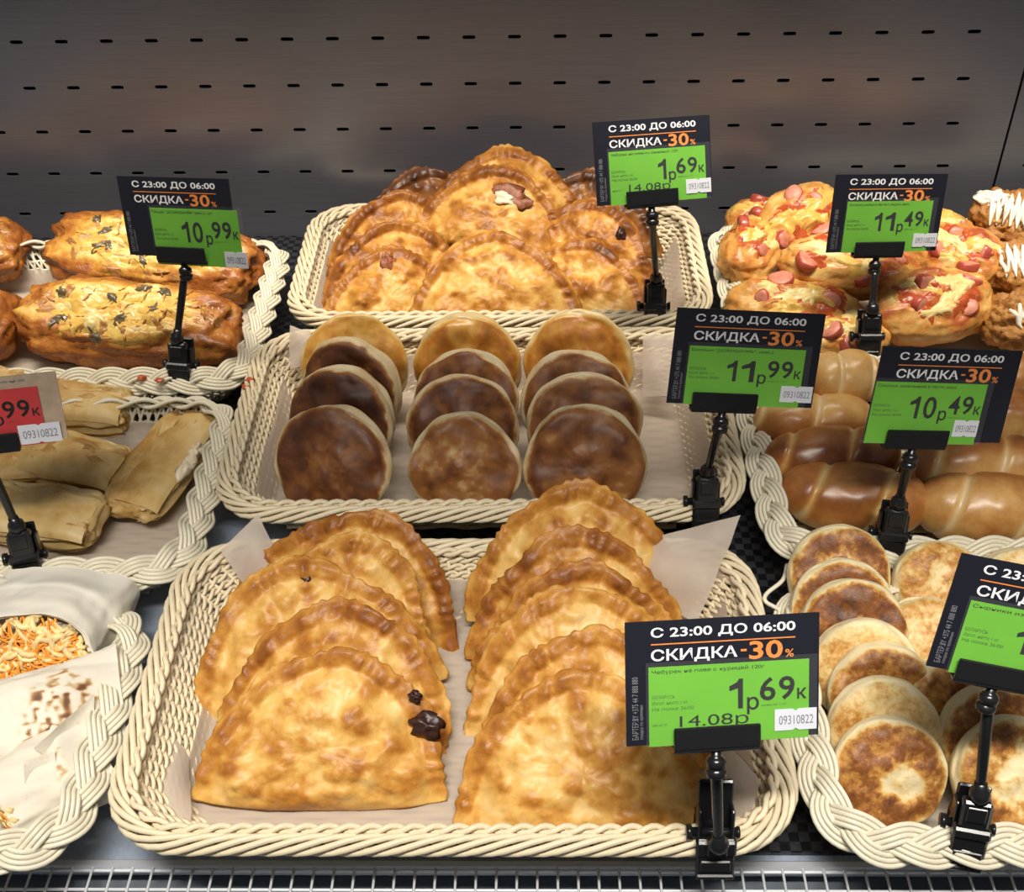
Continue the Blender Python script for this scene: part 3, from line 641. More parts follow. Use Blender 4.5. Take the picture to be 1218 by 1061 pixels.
# ------------------------------------------------------------------ blobs: rolls, breads, buns, crepes
def sup(a, b, c, e1=1.0, e2=1.0, nu=96, nv=48):
    """super-ellipsoid grid: unit directions, points, faces"""
    t = np.linspace(-np.pi/2, np.pi/2, nv)[:, None]; p = (np.arange(nu)/nu*2*np.pi)[None]
    f = lambda x, e: np.sign(x)*np.abs(x)**e
    X = a*f(np.cos(t), e1)*f(np.cos(p), e2); Y = b*f(np.cos(t), e1)*f(np.sin(p), e2); Z = c*f(np.sin(t), e1)*np.ones_like(p)
    V = np.stack([X, Y, Z], -1).reshape(-1, 3)
    i, k = np.meshgrid(np.arange(nv-1), np.arange(nu), indexing='ij'); k2 = (k+1) % nu
    F = np.stack([i*nu+k, i*nu+k2, (i+1)*nu+k2, (i+1)*nu+k], -1).reshape(-1, 4).tolist()
    return V, F
def roll_mesh(L, R, seed, turns=2.4, depth=0.13, tone=0.5):
    """long axis x; one strip of dough wound round it leaves a spiral seam"""
    nx, nph = 110, 72
    x = np.linspace(-1, 1, nx); V = []; T = []; ph = np.arange(nph)/nph*2*np.pi
    xx, pp = np.meshgrid(x, ph, indexing='ij')
    prof = np.clip(1-np.abs(xx)**3.2, 0, 1)**0.5
    fr = (xx*turns+pp/(2*np.pi)+seed*0.37) % 1.0; dd = np.minimum(fr, 1-fr)
    seam = np.exp(-(dd/0.055)**2)
    swell = 1+0.07*np.sin(np.pi*fr)
    r = R*prof*(swell-depth*seam)
    Q = np.stack([xx*L/2, r*np.cos(pp), r*np.sin(pp)*0.92], -1).reshape(-1, 3)
    n = fbm(Q, 40, seed, 2); Q = Q*(1+0.06*n[:, None]*np.array([0, 1, 1]))
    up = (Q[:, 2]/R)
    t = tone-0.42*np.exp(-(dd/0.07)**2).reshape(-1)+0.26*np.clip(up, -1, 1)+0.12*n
    F = []
    i, k = np.meshgrid(np.arange(nx-1), np.arange(nph), indexing='ij'); k2 = (k+1) % nph
    F = np.stack([i*nph+k, (i+1)*nph+k, (i+1)*nph+k2, i*nph+k2], -1).reshape(-1, 4).tolist()
    F += [list(range(nph))[::-1], [(nx-1)*nph+j for j in range(nph)]]
    mb = MB(); mb.add(Q, F, 0, t); return mb
def eul(x, y, z): return np.array(Matrix.Rotation(math.radians(z), 3, 'Z')@Matrix.Rotation(math.radians(y), 3, 'Y')@Matrix.Rotation(math.radians(x), 3, 'X'))
GH = 'sausage rolls in dough'
for (u, v), z, L, R, yaw, tilt, sd, tn, lb in [
 ((1015, 592), 0.038, 0.118, 0.0265, -9, 0, 1, 0.42, 'front left sausage roll with the pink sausage tip showing at its left end'),
 ((990, 545), 0.045, 0.112, 0.0265, 4, 0, 2, 0.62, 'second sausage roll from the front on the left, dark glazed'),
 ((968, 502), 0.048, 0.104, 0.025, 3, 0, 3, 0.48, 'third sausage roll from the front on the left, below the belyash price card'),
 ((1003, 450), 0.066, 0.066, 0.024, 10, 0, 4, 0.50, 'lightest sausage roll at the back, lit golden above the others'),
 ((1180, 606), 0.038, 0.120, 0.0275, -6, 0, 5, 0.62, 'front right sausage roll, dark brown with two pale seams'),
 ((1165, 556), 0.044, 0.118, 0.0265, 4, 0, 6, 0.60, 'second sausage roll from the front on the right, pale end beside the card stem'),
 ((1215, 497), 0.054, 0.090, 0.026, 2, 0, 7, 0.44, 'sausage roll at the right edge behind the dark front pair'),
 ((1222, 447), 0.056, 0.060, 0.022, 2, 0, 8, 0.35, 'sausage roll peeping out at the far right behind the price card')]:
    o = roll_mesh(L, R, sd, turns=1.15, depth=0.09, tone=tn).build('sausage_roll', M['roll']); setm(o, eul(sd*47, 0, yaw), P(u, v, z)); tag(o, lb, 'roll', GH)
    if sd not in (1, 6): continue
    mb = MB(); lump(mb, (-L/2+0.003, 0, 0), (0.009, 0.0105, 0.0105), sd, 9, 0.15); mb.build('sausage_end', M['sausage_cut'], o)

def topped(kind, uv, z, a, b, c, R, seed, label, cat, group, mat, e1=0.8, e2=0.9, edge_tone=0.45, mid_tone=0.12, rough=0.12, cut=0.55, bend=0.0):
    V, F = sup(1, 1, 1, e1, e2)
    n1 = fbm(V, 1.6, seed, 3); n2 = fbm(V, 4.2, seed+3, 3)
    X = V*np.array([a, b, c]); k = 1+rough*n1+rough*0.5*n2
    X = X*k[:, None]; X[:, 1] += bend*(X[:, 0]**2)
    rr_ = np.hypot(V[:, 0], V[:, 1]); top = np.clip((V[:, 2]+0.1)/0.4, 0, 1)*np.clip((cut+0.22-rr_+0.25*n1)/0.22, 0, 1)
    X[:, 2] += top*c*0.10*n2
    tone = edge_tone+(mid_tone-edge_tone)*top+0.10*n1
    mb = MB(); mb.add(X, F, 0, tone); o = mb.build(kind, M[mat]); setm(o, R, P(*uv, z)); tag(o, label, cat, group)
    tree = BVHTree.FromPolygons([Vector(v) for v in X], F)
    def surf(x, y):
        """height of the top surface over local (x, y)"""
        h = tree.ray_cast(Vector((x, y, 1)), Vector((0, 0, -1)))[0]
        return h.z if h is not None else -c*0.3
    return o, surf
def slice_mesh(mb, c, r, t, nrm_tilt, seed, m_side=0, m_cut=1):
    rnd = random.Random(seed); n = 18
    ax = Matrix.Rotation(rnd.uniform(0, 6.28), 3, 'Z')@Matrix.Rotation(math.radians(nrm_tilt), 3, 'X')
    prof = [(0, -0.5), (0.85, -0.5), (1.0, -0.3), (1.0, 0.3), (0.9, 0.5), (0.45, 0.56), (0, 0.6)]
    V = []
    for q, zz in prof:
        for k in range(n):
            a = 2*math.pi*k/n; w_ = 1+0.10*math.sin(2*a+seed)+0.12*noise.noise(Vector((math.cos(a)*1.5, math.sin(a)*1.5, seed*1.3))); v = ax@Vector((q*r*w_*math.cos(a), q*r*w_*math.sin(a), zz*t)); V.append((c[0]+v.x, c[1]+v.y, c[2]+v.z))
    F1 = []; F2 = []
    for i in range(len(prof)-1):
        for k in range(n):
            (F2 if i >= 4 else F1).append((i*n+k, i*n+(k+1) % n, (i+1)*n+(k+1) % n, (i+1)*n+k))
    n0 = mb.n; mb.add(V, F1, m_side); mb.F += [tuple(i+n0 for i in f) for f in F2]; mb.M += [m_cut]*len(F2)
def patch(mb, cx, cy, rx, ry, surf, seed, th=0.0016, mi=0, ang=0.0, ragged=0.45):
    """flat melted blot that follows the surface under it"""
    nr, n = 6, 26; V = []; ca, sa = math.cos(ang), math.sin(ang)
    for i in range(nr+1):
        q = i/nr
        for k in range(n):
            p = 2*math.pi*k/n; w_ = 1+ragged*noise.noise(Vector((math.cos(p)*1.6+seed*3.7, math.sin(p)*1.6, seed)))+0.5*ragged*noise.noise(Vector((math.cos(p)*4+seed, math.sin(p)*4, seed*2)))
            x0, y0 = rx*q*w_*math.cos(p), ry*q*w_*math.sin(p); x, y = cx+ca*x0-sa*y0, cy+sa*x0+ca*y0
            V.append((x, y, surf(x, y)+th*(math.sqrt(max(0, 1-q**2.5))*(1+0.5*noise.noise(Vector((x*150, y*150, seed))))-0.25)))
    mb.add(V, [(i*n+k, (i+1)*n+k, (i+1)*n+(k+1) % n, i*n+(k+1) % n) for i in range(nr) for k in range(n)], mi)
def strands(mb, a, b, surf, n, seed, r=0.0016, ln=0.022, spread=0.75, lift=0.0006):
    rnd = random.Random(seed)
    for _ in range(n):
        t, q = rnd.uniform(0, 6.28), math.sqrt(rnd.random())*spread; x, y = a*q*math.cos(t), b*q*math.sin(t)
        d = rnd.uniform(0, 6.28); L = ln*rnd.uniform(0.5, 1.2); cv = rnd.uniform(-0.5, 0.5); pts = []
        for i in range(7):
            s = (i/6-0.5)*L; xx = x+s*math.cos(d+cv*i/6); yy = y+s*math.sin(d+cv*i/6)
            pts.append((xx, yy, surf(xx, yy)+lift+0.0008*math.sin(i*2+t)))
        mb.tube(pts, [r*0.5]+[r*rnd.uniform(0.8, 1.3) for _ in range(5)]+[r*0.5], 6)
GD = 'cheese and mushroom breads'
D = [((152, 386), 0.040, 0.108, 0.043, 0.030, (24, 2, -6), 1, 'front cheese and mushroom bread, long oval with golden crust ends'),
     ((182, 306), 0.048, 0.114, 0.043, 0.030, (28, 2, -12), 2, 'back cheese and mushroom bread, rising behind the front one under the card'),
     ((-40, 300), 0.045, 0.060, 0.040, 0.028, (20, 0, 4), 3, 'cheese bread cut off by the left edge behind the front bread'),
     ((-50, 386), 0.040, 0.058, 0.044, 0.030, (15, 0, -4), 4, 'cheese bread at the left edge beside the front bread')]
for uv, z, a, b, c, (rx, ry, rz), sd, lb in D:
    o, sf = topped('cheese_bread', uv, z, a, b, c, eul(rx, ry, rz), sd, lb, 'bread', GD, 'loaf', e1=0.85, e2=0.66, edge_tone=0.68, mid_tone=0.27, rough=0.12, cut=0.66)
    rnd = random.Random(sd*9); mb = MB()
    for k in range(22):
        t, q = k*2.4+rnd.random(), 0.60*math.sqrt((k+0.5)/22); px_, py_ = a*q*math.cos(t), b*q*math.sin(t)
        patch(mb, px_, py_, 0.012*rnd.uniform(0.6, 1.3), 0.0065*rnd.uniform(0.6, 1.3), sf, sd*20+k, 0.0018, 0 if rnd.random() < 0.6 else 1, rnd.uniform(-0.7, 0.7), 0.7)
    strands(mb, a, b, sf, 16, sd, 0.0011, 0.016, 0.60, 0.0006); x = mb.build('melted_cheese', [M['cheese'], M['cheese_pale']], o); x['kind'] = 'stuff'
    mb = MB(); strands(mb, a, b, sf, 9, sd+40, 0.0012, 0.016, 0.80, 0.0004)
    for k in range(26):
        t, q = rnd.uniform(0, 6.28), rnd.uniform(0.45, 0.85); px_, py_ = a*q*math.cos(t), b*q*math.sin(t)
        patch(mb, px_, py_, 0.008*rnd.uniform(0.5, 1.3), 0.0036, sf, sd*27+k, 0.0010, 0, rnd.uniform(0, 3), 0.8)
    x = mb.build('browned_onion', M['onion'], o); x['kind'] = 'stuff'
    for k in range(10):
        t, q = k*2.4+rnd.random(), 0.2+0.55*rnd.random(); px_, py_ = a*q*math.cos(t), b*q*math.sin(t)
        mb = MB(); patch(mb, px_, py_, 0.0075*rnd.uniform(0.7, 1.3), 0.0042, sf, sd*31+k, 0.0030, 0, rnd.uniform(-1, 1), 0.8); mb.build('mushroom_slice', M['mushroom'], o)
GG = 'sausage and cheese buns'
G = [((896, 298), 0.062, 0.052, 0.031, 0.026, (30, 0, 62), 1, 'sausage and cheese bun at the left rim, standing on its side'),
     ((952, 262), 0.080, 0.048, 0.034, 0.026, (38, -14, 24), 2, 'topmost bun at the left of the price card, smooth golden left end'),
     ((1010, 318), 0.070, 0.066, 0.030, 0.027, (26, 4, -6), 3, 'long sausage bun lying across the middle, under the price card'),
     ((945, 372), 0.044, 0.066, 0.032, 0.028, (24, 4, -10), 4, 'lower sausage bun partly covered by the belyash price card'),
     ((1108, 364), 0.050, 0.060, 0.038, 0.026, (30, 0, 14), 5, 'right front sausage bun with red sausage pieces and a big cheese patch'),
     ((1138, 308), 0.066, 0.046, 0.034, 0.026, (32, 0, -30), 6, 'sausage bun behind the right front one, showing a round sausage end'),
     ((903, 264), 0.050, 0.036, 0.026, 0.022, (24, 0, 10), 7, 'dark sausage bun at the back left corner near the panel'),
     ((1000, 402), 0.034, 0.044, 0.026, 0.022, (20, 0, 0), 8, 'sausage bun lowest in the basket, beside the black clip foot'),
     ((1105, 283), 0.066, 0.044, 0.028, 0.024, (30, 0, 10), 9, 'orange cheesy bun behind the price card at its right side')]
for uv, z, a, b, c, (rx, ry, rz), sd, lb in G:
    o, sf = topped('sausage_bun', uv, z, a, b, c, eul(rx, ry, rz), sd+20, lb, 'bun', GG, 'bun', e1=0.85, e2=0.9, edge_tone=0.44, mid_tone=0.58, rough=0.075, cut=0.62)
    rnd = random.Random(sd*17)
    mb = MB()
    for k in range(8):
        t, q = k*2.4+rnd.random(), 0.68*math.sqrt(rnd.random()); x_, y_ = a*q*math.cos(t), b*q*math.sin(t)
        patch(mb, x_, y_, 0.011*rnd.uniform(0.6, 1.3), 0.006*rnd.uniform(0.6, 1.4), sf, sd*37+k, 0.0012, 0, rnd.uniform(0, 3), 0.8)
    x = mb.build('ketchup_smear', M['ketchup'], o); x['kind'] = 'stuff'
    mb = MB()
    for k in range(7):
        t, q = k*2.1+rnd.random(), 0.55*math.sqrt(rnd.random()); x_, y_ = a*q*math.cos(t), b*q*math.sin(t)
        patch(mb, x_, y_, 0.017*rnd.uniform(0.6, 1.2), 0.008*rnd.uniform(0.6, 1.3), sf, sd*31+k, 0.0024, rnd.randint(0, 1), rnd.uniform(-0.8, 0.8), 0.7)
    x = mb.build('melted_cheese', [M['cheese_pale'], M['cheese']], o); x['kind'] = 'stuff'
    for k in range(4):
        t, q = k*1.57+rnd.random()*0.8, 0.3+0.5*rnd.random(); x_, y_ = a*q*math.cos(t), b*q*math.sin(t)
        mb = MB(); slice_mesh(mb, (x_, y_, sf(x_, y_)-0.0035), rnd.uniform(0.0075, 0.012), 0.009, rnd.uniform(15, 65), sd*13+k); mb.build('sausage_slice', [M['sausage'], M['sausage_cut']], o)
# breaded chicken with white sauce
GJ = 'breaded chicken with sauce'
for uv, z, a, b, c, sd, lb in [((1200, 262), 0.082, 0.034, 0.030, 0.024, 1, 'topmost breaded chicken piece under white sauce zigzags at the right edge'),
                               ((1208, 322), 0.062, 0.036, 0.030, 0.024, 2, 'middle breaded chicken piece with a sauce zigzag at the right edge'),
                               ((1216, 384), 0.040, 0.038, 0.030, 0.026, 3, 'lowest breaded chicken piece with two dabs of sauce at the right edge'),
                               ((1196, 296), 0.046, 0.026, 0.026, 0.020, 4, 'dark breaded chicken piece tucked behind the sauced ones')]:
    o, sf = topped('breaded_chicken', uv, z, a, b, c, eul(34, 0, sd*20-40), sd+60, lb, 'chicken', GJ, 'chicken', e1=0.9, e2=0.95, edge_tone=0.1, mid_tone=0.0, rough=0.25)
    if sd < 4:
        mb = MB(); pts = []
        nz = (7, 6, 4)[sd-1]
        for i in range(nz*8+1):
            t = i/(nz*8); x_ = -a*0.62+1.25*a*t*(1 if sd < 3 else 0.7); y_ = b*0.62*(2*abs(((t*nz) % 1)*2-1)-1)*(0.9 if sd < 3 else 0.5)+0.001*math.sin(i)
            pts.append((x_, y_, sf(x_, y_)+0.0014))
        mb.tube(pts, [0.0019+0.0005*math.sin(i*0.9) for i in range(len(pts))], 7); mb.build('sauce_zigzag', M['sauce'], o)
        if sd == 1:
            mb = MB(); lump(mb, (-a*0.55, b*0.35, c*0.75), (0.014, 0.008, 0.004), 5, 12, 0.9); mb.build('sauce_dab', M['sauce'], o)

# folded crepes
def crepe(uv, z, a, b, c, R, seed, label, tone=0.3):
    V, F = sup(1, 1, 1, 0.62, 0.42)
    n1 = fbm(V, 1.5, seed, 2); n2 = fbm(V*np.array([1, 2.5, 1]), 2.5, seed+4, 3)
    X = V*np.array([a, b, c]); X[:, 2] *= 1+0.34*n1; X[:, 2] += c*0.22*n2*np.clip(V[:, 2], 0, 1); X[:, 1] += b*0.12*n1; X[:, 0] += a*0.08*n2
    # rolled layers show as grooves on the long front side
    gro = 0.10*np.exp(-((V[:, 2]-0.15)/0.12)**2)*(V[:, 1] < -0.3)+0.10*np.exp(-((V[:, 2]+0.45)/0.12)**2)*(V[:, 1] < -0.3)
    X[:, 1] += b*gro*1.6
    mb = MB(); mb.add(X, F, 0, tone+0.16*n1+0.05*n2+0.10*(V[:, 2] > 0.8)); o = mb.build('folded_crepe', M['crepe']); setm(o, R, P(*uv, z)); tag(o, label, 'crepe', 'folded crepes')
    # loose outer flap
    nx, ny = 30, 16; V2 = []
    for j in range(ny):
        for i in range(nx):
            x = (i/(nx-1)-0.5)*2*a*0.94; y = -b*0.98+(j/(ny-1))*b*1.25
            q = noise.noise(Vector((x*40+seed, y*40, seed)))
            V2.append((x+0.003*q, y+0.004*q*(j == ny-1)-0.003*(i/(nx-1)-.5)*j/ny, c*1.02*(1-abs(x/a)**6*0.5)*(max(0, 1-(abs(y)/(b*1.02))**5))**0.35+0.0014+0.0016*q*(j/ny)))
    m2 = MB(); m2.add(V2, [(j*nx+i, j*nx+i+1, (j+1)*nx+i+1, (j+1)*nx+i) for j in range(ny-1) for i in range(nx-1)], 0, [tone-0.05+0.15*j/ny for j in range(ny) for i in range(nx)])
    m2.build('outer_flap', M['crepe'], o)
    return o
crepe((92, 488), 0.036, 0.050, 0.023, 0.018, eul(8, 0, -6), 1, 'golden crepe lying at the back by the basket rim, right of the red card', 0.34)
crepe((92, 551), 0.032, 0.044, 0.027, 0.014, eul(6, 4, -14), 2, 'folded crepe in the middle with reddish brown patches on top', 0.42)
crepe((18, 555), 0.028, 0.040, 0.024, 0.014, eul(6, 0, 6), 5, 'crepe at the left edge under the red price card', 0.40)
crepe((44, 612), 0.030, 0.054, 0.028, 0.015, eul(8, 2, -8), 3, 'front crepe with a wrinkled end, beside the black clip', 0.30)
cr = crepe((194, 552), 0.030, 0.060, 0.029, 0.013, eul(0, -4, 73), 4, 'dull crepe turned lengthwise at the right of its basket, torn white spot', 0.40)
mb = MB(); lump(mb, (-0.006, -0.028, 0.011), (0.014, 0.005, 0.006), 4, 10, 0.9); lump(mb, (0.012, -0.0275, 0.011), (0.007, 0.004, 0.005), 6, 10, 0.9); mb.build('torn_filling', M['pocket'], cr)
crepe((-30, 468), 0.040, 0.046, 0.024, 0.018, eul(6, 0, 2), 6, 'orange-topped crepe at the left edge behind the red price card', 0.36)

# lavash wraps
def wrap_mesh(L, ry, rz, seed, tone=0.3, scorch=(), close=0.45, slant=0.0):
    """flatbread rolled into a tube along x: open cut at x = 0, pressed and folded shut at x = L"""
    nx, nph = 90, 110; V = []; T = []
    ph = np.arange(nph)/nph*2*np.pi
    for i in range(nx):
        t = i/(nx-1); x = t*L
        e = max(0.0, (t-0.55)/0.45); k = 1.0-(1-close)*e*e*(3-2*e)
        for p in ph:
            fx = np.sign(math.cos(p))*abs(math.cos(p))**0.85; fz = np.sign(math.sin(p))*abs(math.sin(p))**0.9
            n = noise.noise(Vector((x*22, math.cos(p)*1.6, math.sin(p)*1.6+seed*4)))
            n2 = noise.noise(Vector((x*60+seed, math.cos(p)*4, math.sin(p)*4+seed*4)))
            step = 0.0022*(1/(1+math.exp(-60*(t-0.62-0.1*math.cos(p))))) - 0.0022*(1/(1+math.exp(-60*(p/6.283-0.30-0.15*t))))   # overlapping layer edges
            wv = 0.0040*n+0.0016*n2+step
            V.append((x+slant*rz*fz*(1-t)**2, (ry+wv)*fx*(1+0.10*e), (rz*k+wv)*fz))
            sc = sum(a_*math.exp(-((t-t0)/st)**2-((p-p0)/sp)**2) for t0, p0, st, sp, a_ in scorch)*min(1.3, max(0.0, 0.35+2.6*noise.noise(Vector((x*190+seed*5.3, math.cos(p)*11+2.7, math.sin(p)*11)))))
            T.append(tone+0.10*n+sc)
    i, k = np.meshgrid(np.arange(nx-1), np.arange(nph), indexing='ij'); k2 = (k+1) % nph
    F = np.stack([i*nph+k, (i+1)*nph+k, (i+1)*nph+k2, i*nph+k2], -1).reshape(-1, 4).tolist()
    F += [[(nx-1)*nph+j for j in range(nph)]]
    # rolled layers seen at the cut: lip, then an inner wall
    prev = list(range(nph))
    for s_, dx in ((0.965, 0.0), (0.95, 0.004), (0.93, 0.001), (0.90, 0.001), (0.885, 0.006), (0.86, 0.014)):
        cur = list(range(len(V), len(V)+nph))
        for j in range(nph): b0 = V[j]; V.append((b0[0]+dx, b0[1]*s_, b0[2]*s_)); T.append(tone+0.18)
        F += [(prev[j], prev[(j+1) % nph], cur[(j+1) % nph], cur[j]) for j in range(nph)]; prev = cur
    F += [prev[::-1]]
    mb = MB(); mb.add(V, F, 0, T); return mb
def filling(parent, ry, rz, seed, slant=0.0):
    for nm, mt, n, r, l0, l1 in (('carrot_filling', 'carrot', 240, 0.0009, 0.012, 0.030), ('cabbage_filling', 'cabbage', 120, 0.0019, 0.012, 0.026)):
        rnd = random.Random(seed+n); mb = MB()
        for _ in range(n):
            t, q = rnd.uniform(0, 6.28), math.sqrt(rnd.random())*(0.72 if mt == 'carrot' else 0.86)
            y, z = ry*q*math.cos(t), rz*q*math.sin(t); x = 0.004*q-0.003*rnd.random()
            d = rnd.uniform(-0.45, 0.45)+(0 if rnd.random() < .85 else 1.2); L = rnd.uniform(l0, l1); cv = rnd.uniform(-1.5, 1.5); pts = []
            for i in range(6):
                s = (i/5-0.5)*L; yy = y+s*math.cos(d+cv*i/5); zz = z+s*math.sin(d+cv*i/5); lim = math.hypot(yy/ry, zz/rz)/0.9
                if lim > 1: yy /= lim; zz /= lim
                pts.append((x+slant*zz+0.0022*math.sin(i*1.3+t), yy, zz))
            mb.tube(pts, r*rnd.uniform(0.7, 1.3), 5, ref=(1, 0, 0))
        o = mb.build(nm, M[mt], parent); o['kind'] = 'stuff'
def wrap(loc, R, L, ry, rz, seed, label, tone=0.3, fill=True, scorch=(), close=0.45, slant=0.0):
    o = wrap_mesh(L, ry, rz, seed, tone, scorch, close, slant).build('lavash_wrap', M['lavash']); setm(o, R, loc); tag(o, label, 'wrap', 'lavash wraps')
    if fill: filling(o, ry*0.95, rz*0.95, seed, slant)
    return o
def axes(x, z):
    x = np.array(x, float); x /= np.linalg.norm(x); z = np.array(z, float); y = np.cross(z, x); y /= np.linalg.norm(y); z = np.cross(x, y)
    return np.stack([x, y, z], 1)
PI2 = math.pi/2
wrap(P(38, 788, 0.050), axes((0.03, 0.86, -0.10), (0, 0.10, 0.9)), 0.074, 0.0465, 0.029, 1, 'upper lavash wrap cut open, orange carrot filling facing out', 0.22, True, (), 0.75, 0.62)
w2 = wrap(P(-62, 884, 0.040), axes((1.0, 0.30, 0.0), (0.0, -0.45, 0.9)), 0.112, 0.034, 0.019, 2, 'middle lavash wrap with brown scorch marks along its folded end', 0.30, True,
     ((0.62, 2.2, 0.05, 0.6, 0.75), (0.70, 1.75, 0.05, 0.5, 0.7), (0.55, 1.5, 0.06, 0.4, 0.7), (0.80, 1.5, 0.06, 0.5, 0.65), (0.68, 1.1, 0.07, 0.4, 0.6), (0.48, 2.0, 0.05, 0.4, 0.6), (0.88, 2.1, 0.05, 0.5, 0.6)), 0.30)
wrap(P(4, 960, 0.032), axes((0.80, 0.62, 0.06), (0, -0.3, 1)), 0.066, 0.030, 0.018, 3, 'lowest lavash wrap by the front rim, cut end at the lower left', 0.36, True, ((0.6, 1.6, 0.1, 0.4, 0.35),), 0.4)
def sheet(parent, pts, seed, mat, name, bulge=0.003):
    q = [P(u, v, z) for u, v, z in pts]; n = 18; V = []; Mi = np.array(parent.matrix_world.inverted())
    nrm = np.cross(q[1]-q[0], q[3]-q[0]); nrm /= np.linalg.norm(nrm)
    for j in range(n):
        for i in range(n):
            a_, b_ = i/(n-1), j/(n-1); p = (1-b_)*((1-a_)*q[0]+a_*q[1])+b_*((1-a_)*q[3]+a_*q[2])
            k = noise.noise(Vector((p[0]*45+seed, p[1]*45, p[2]*45)))
            p = p+nrm*(bulge*math.sin(math.pi*a_)*math.sin(math.pi*b_)+0.0022*k)+0.0015*k
            V.append((Mi@np.append(p, 1))[:3])
    F = [(j*n+i, j*n+i+1, (j+1)*n+i+1, (j+1)*n+i) for j in range(n-1) for i in range(n-1)]
    mb = MB(); mb.add(V, F, 0, [0.30+0.45*max(0, noise.noise(Vector((i*0.55+seed, j*0.55, seed)))) for j in range(n) for i in range(n)]); mb.build(name, M[mat], parent)
sheet(w2, [(40, 888, 0.059), (112, 826, 0.058), (112, 862, 0.046), (66, 905, 0.046)], 2, 'lavash', 'folded_flap')
sheet(w2, [(28, 905, 0.058), (66, 893, 0.055), (72, 940, 0.040), (30, 950, 0.046)], 5, 'lavash', 'folded_flap')
wrap(P(14, 716, 0.046), axes((-0.9, 0.1, 0.0), (0, 0, 1)), 0.07, 0.020, 0.016, 4, 'cream lavash wrap at the left edge behind the cut one', 0.45, False)

for k, (u, v) in enumerate([(168, 449), (190, 452), (297, 452), (292, 460)]):      # dried sauce on the braid
    mb = MB(); lump(mb, P(u, v, 0.053)-np.array(bD.location), (0.0035, 0.003, 0.0016), k+3, 8, 0.8); mb.build('sauce_stain', M['ketchup'], bD)
mb = MB(); c = [P(*q)-np.array(bI.location) for q in ((936, 672, 0.050), (931, 690, 0.052), (912, 706, 0.048), (911, 716, 0.046), (928, 726, 0.042), (944, 742, 0.036))]
cc = []
for i in range(len(c)-1):
    for t in (0, 0.25, 0.5, 0.75):
        p0, p1, p2, p3 = c[max(i-1, 0)], c[i], c[i+1], c[min(i+2, len(c)-1)]
        cc.append(0.5*(2*p1+(p2-p0)*t+(2*p0-5*p1+4*p2-p3)*t*t+(3*p1-p0-3*p2+p3)*t**3))
mb.tube(cc+[c[-1]], 0.0016, 8); mb.build('loose_cane', M['cane_pale'], bI)

# ------------------------------------------------------------------ price cards and their clip holders
TXT = {}
def glyphs(s, bold):
    if (s, bold) not in TXT:
        c = bpy.data.curves.new('txt', 'FONT'); c.body = s; c.resolution_u = 3; c.offset = bold
        o = bpy.data.objects.new('txt', c); COL.objects.link(o)
        me = bpy.data.meshes.new_from_object(o.evaluated_get(bpy.context.evaluated_depsgraph_get()))
        V = np.array([tuple(v.co) for v in me.vertices]); F = [tuple(p.vertices) for p in me.polygons]
        bpy.data.objects.remove(o); bpy.data.curves.remove(c); bpy.data.meshes.remove(me); TXT[(s, bold)] = (V, F)
    return TXT[(s, bold)]
def text(mb, s, x0, x1, y0, y1, z, mi, bold=0.02, rot=False):
    """lettering s fitted to the rectangle x0..x1, y0..y1 at height z"""
    if s == '1':     # a one with a flag and a straight stem
        V = np.array([(0.62, 0, 0), (0.98, 0, 0), (0.98, 1, 0), (0.70, 1, 0), (0.52, 0.88, 0), (0.0, 0.76, 0), (0.0, 0.60, 0), (0.62, 0.68, 0)]); F = [(0, 1, 2, 3, 7), (3, 4, 5, 6, 7)]
    else: V, F = glyphs(s, bold)
    lo, hi = V.min(0), V.max(0); q = (V-lo)/np.maximum(hi-lo, 1e-9)
    if rot: X = np.stack([x1-(x1-x0)*q[:, 1], y0+(y1-y0)*q[:, 0], np.full(len(V), z)], 1)
    else: X = np.stack([x0+(x1-x0)*q[:, 0], y0+(y1-y0)*q[:, 1], np.full(len(V), z)], 1)
    mb.add(X, F, mi)
def quad(mb, x0, x1, y0, y1, z, mi):
    mb.add([(x0, y0, z), (x1, y0, z), (x1, y1, z), (x0, y1, z)], [(0, 1, 2, 3)], mi)
CW, CH = 0.105, 0.068
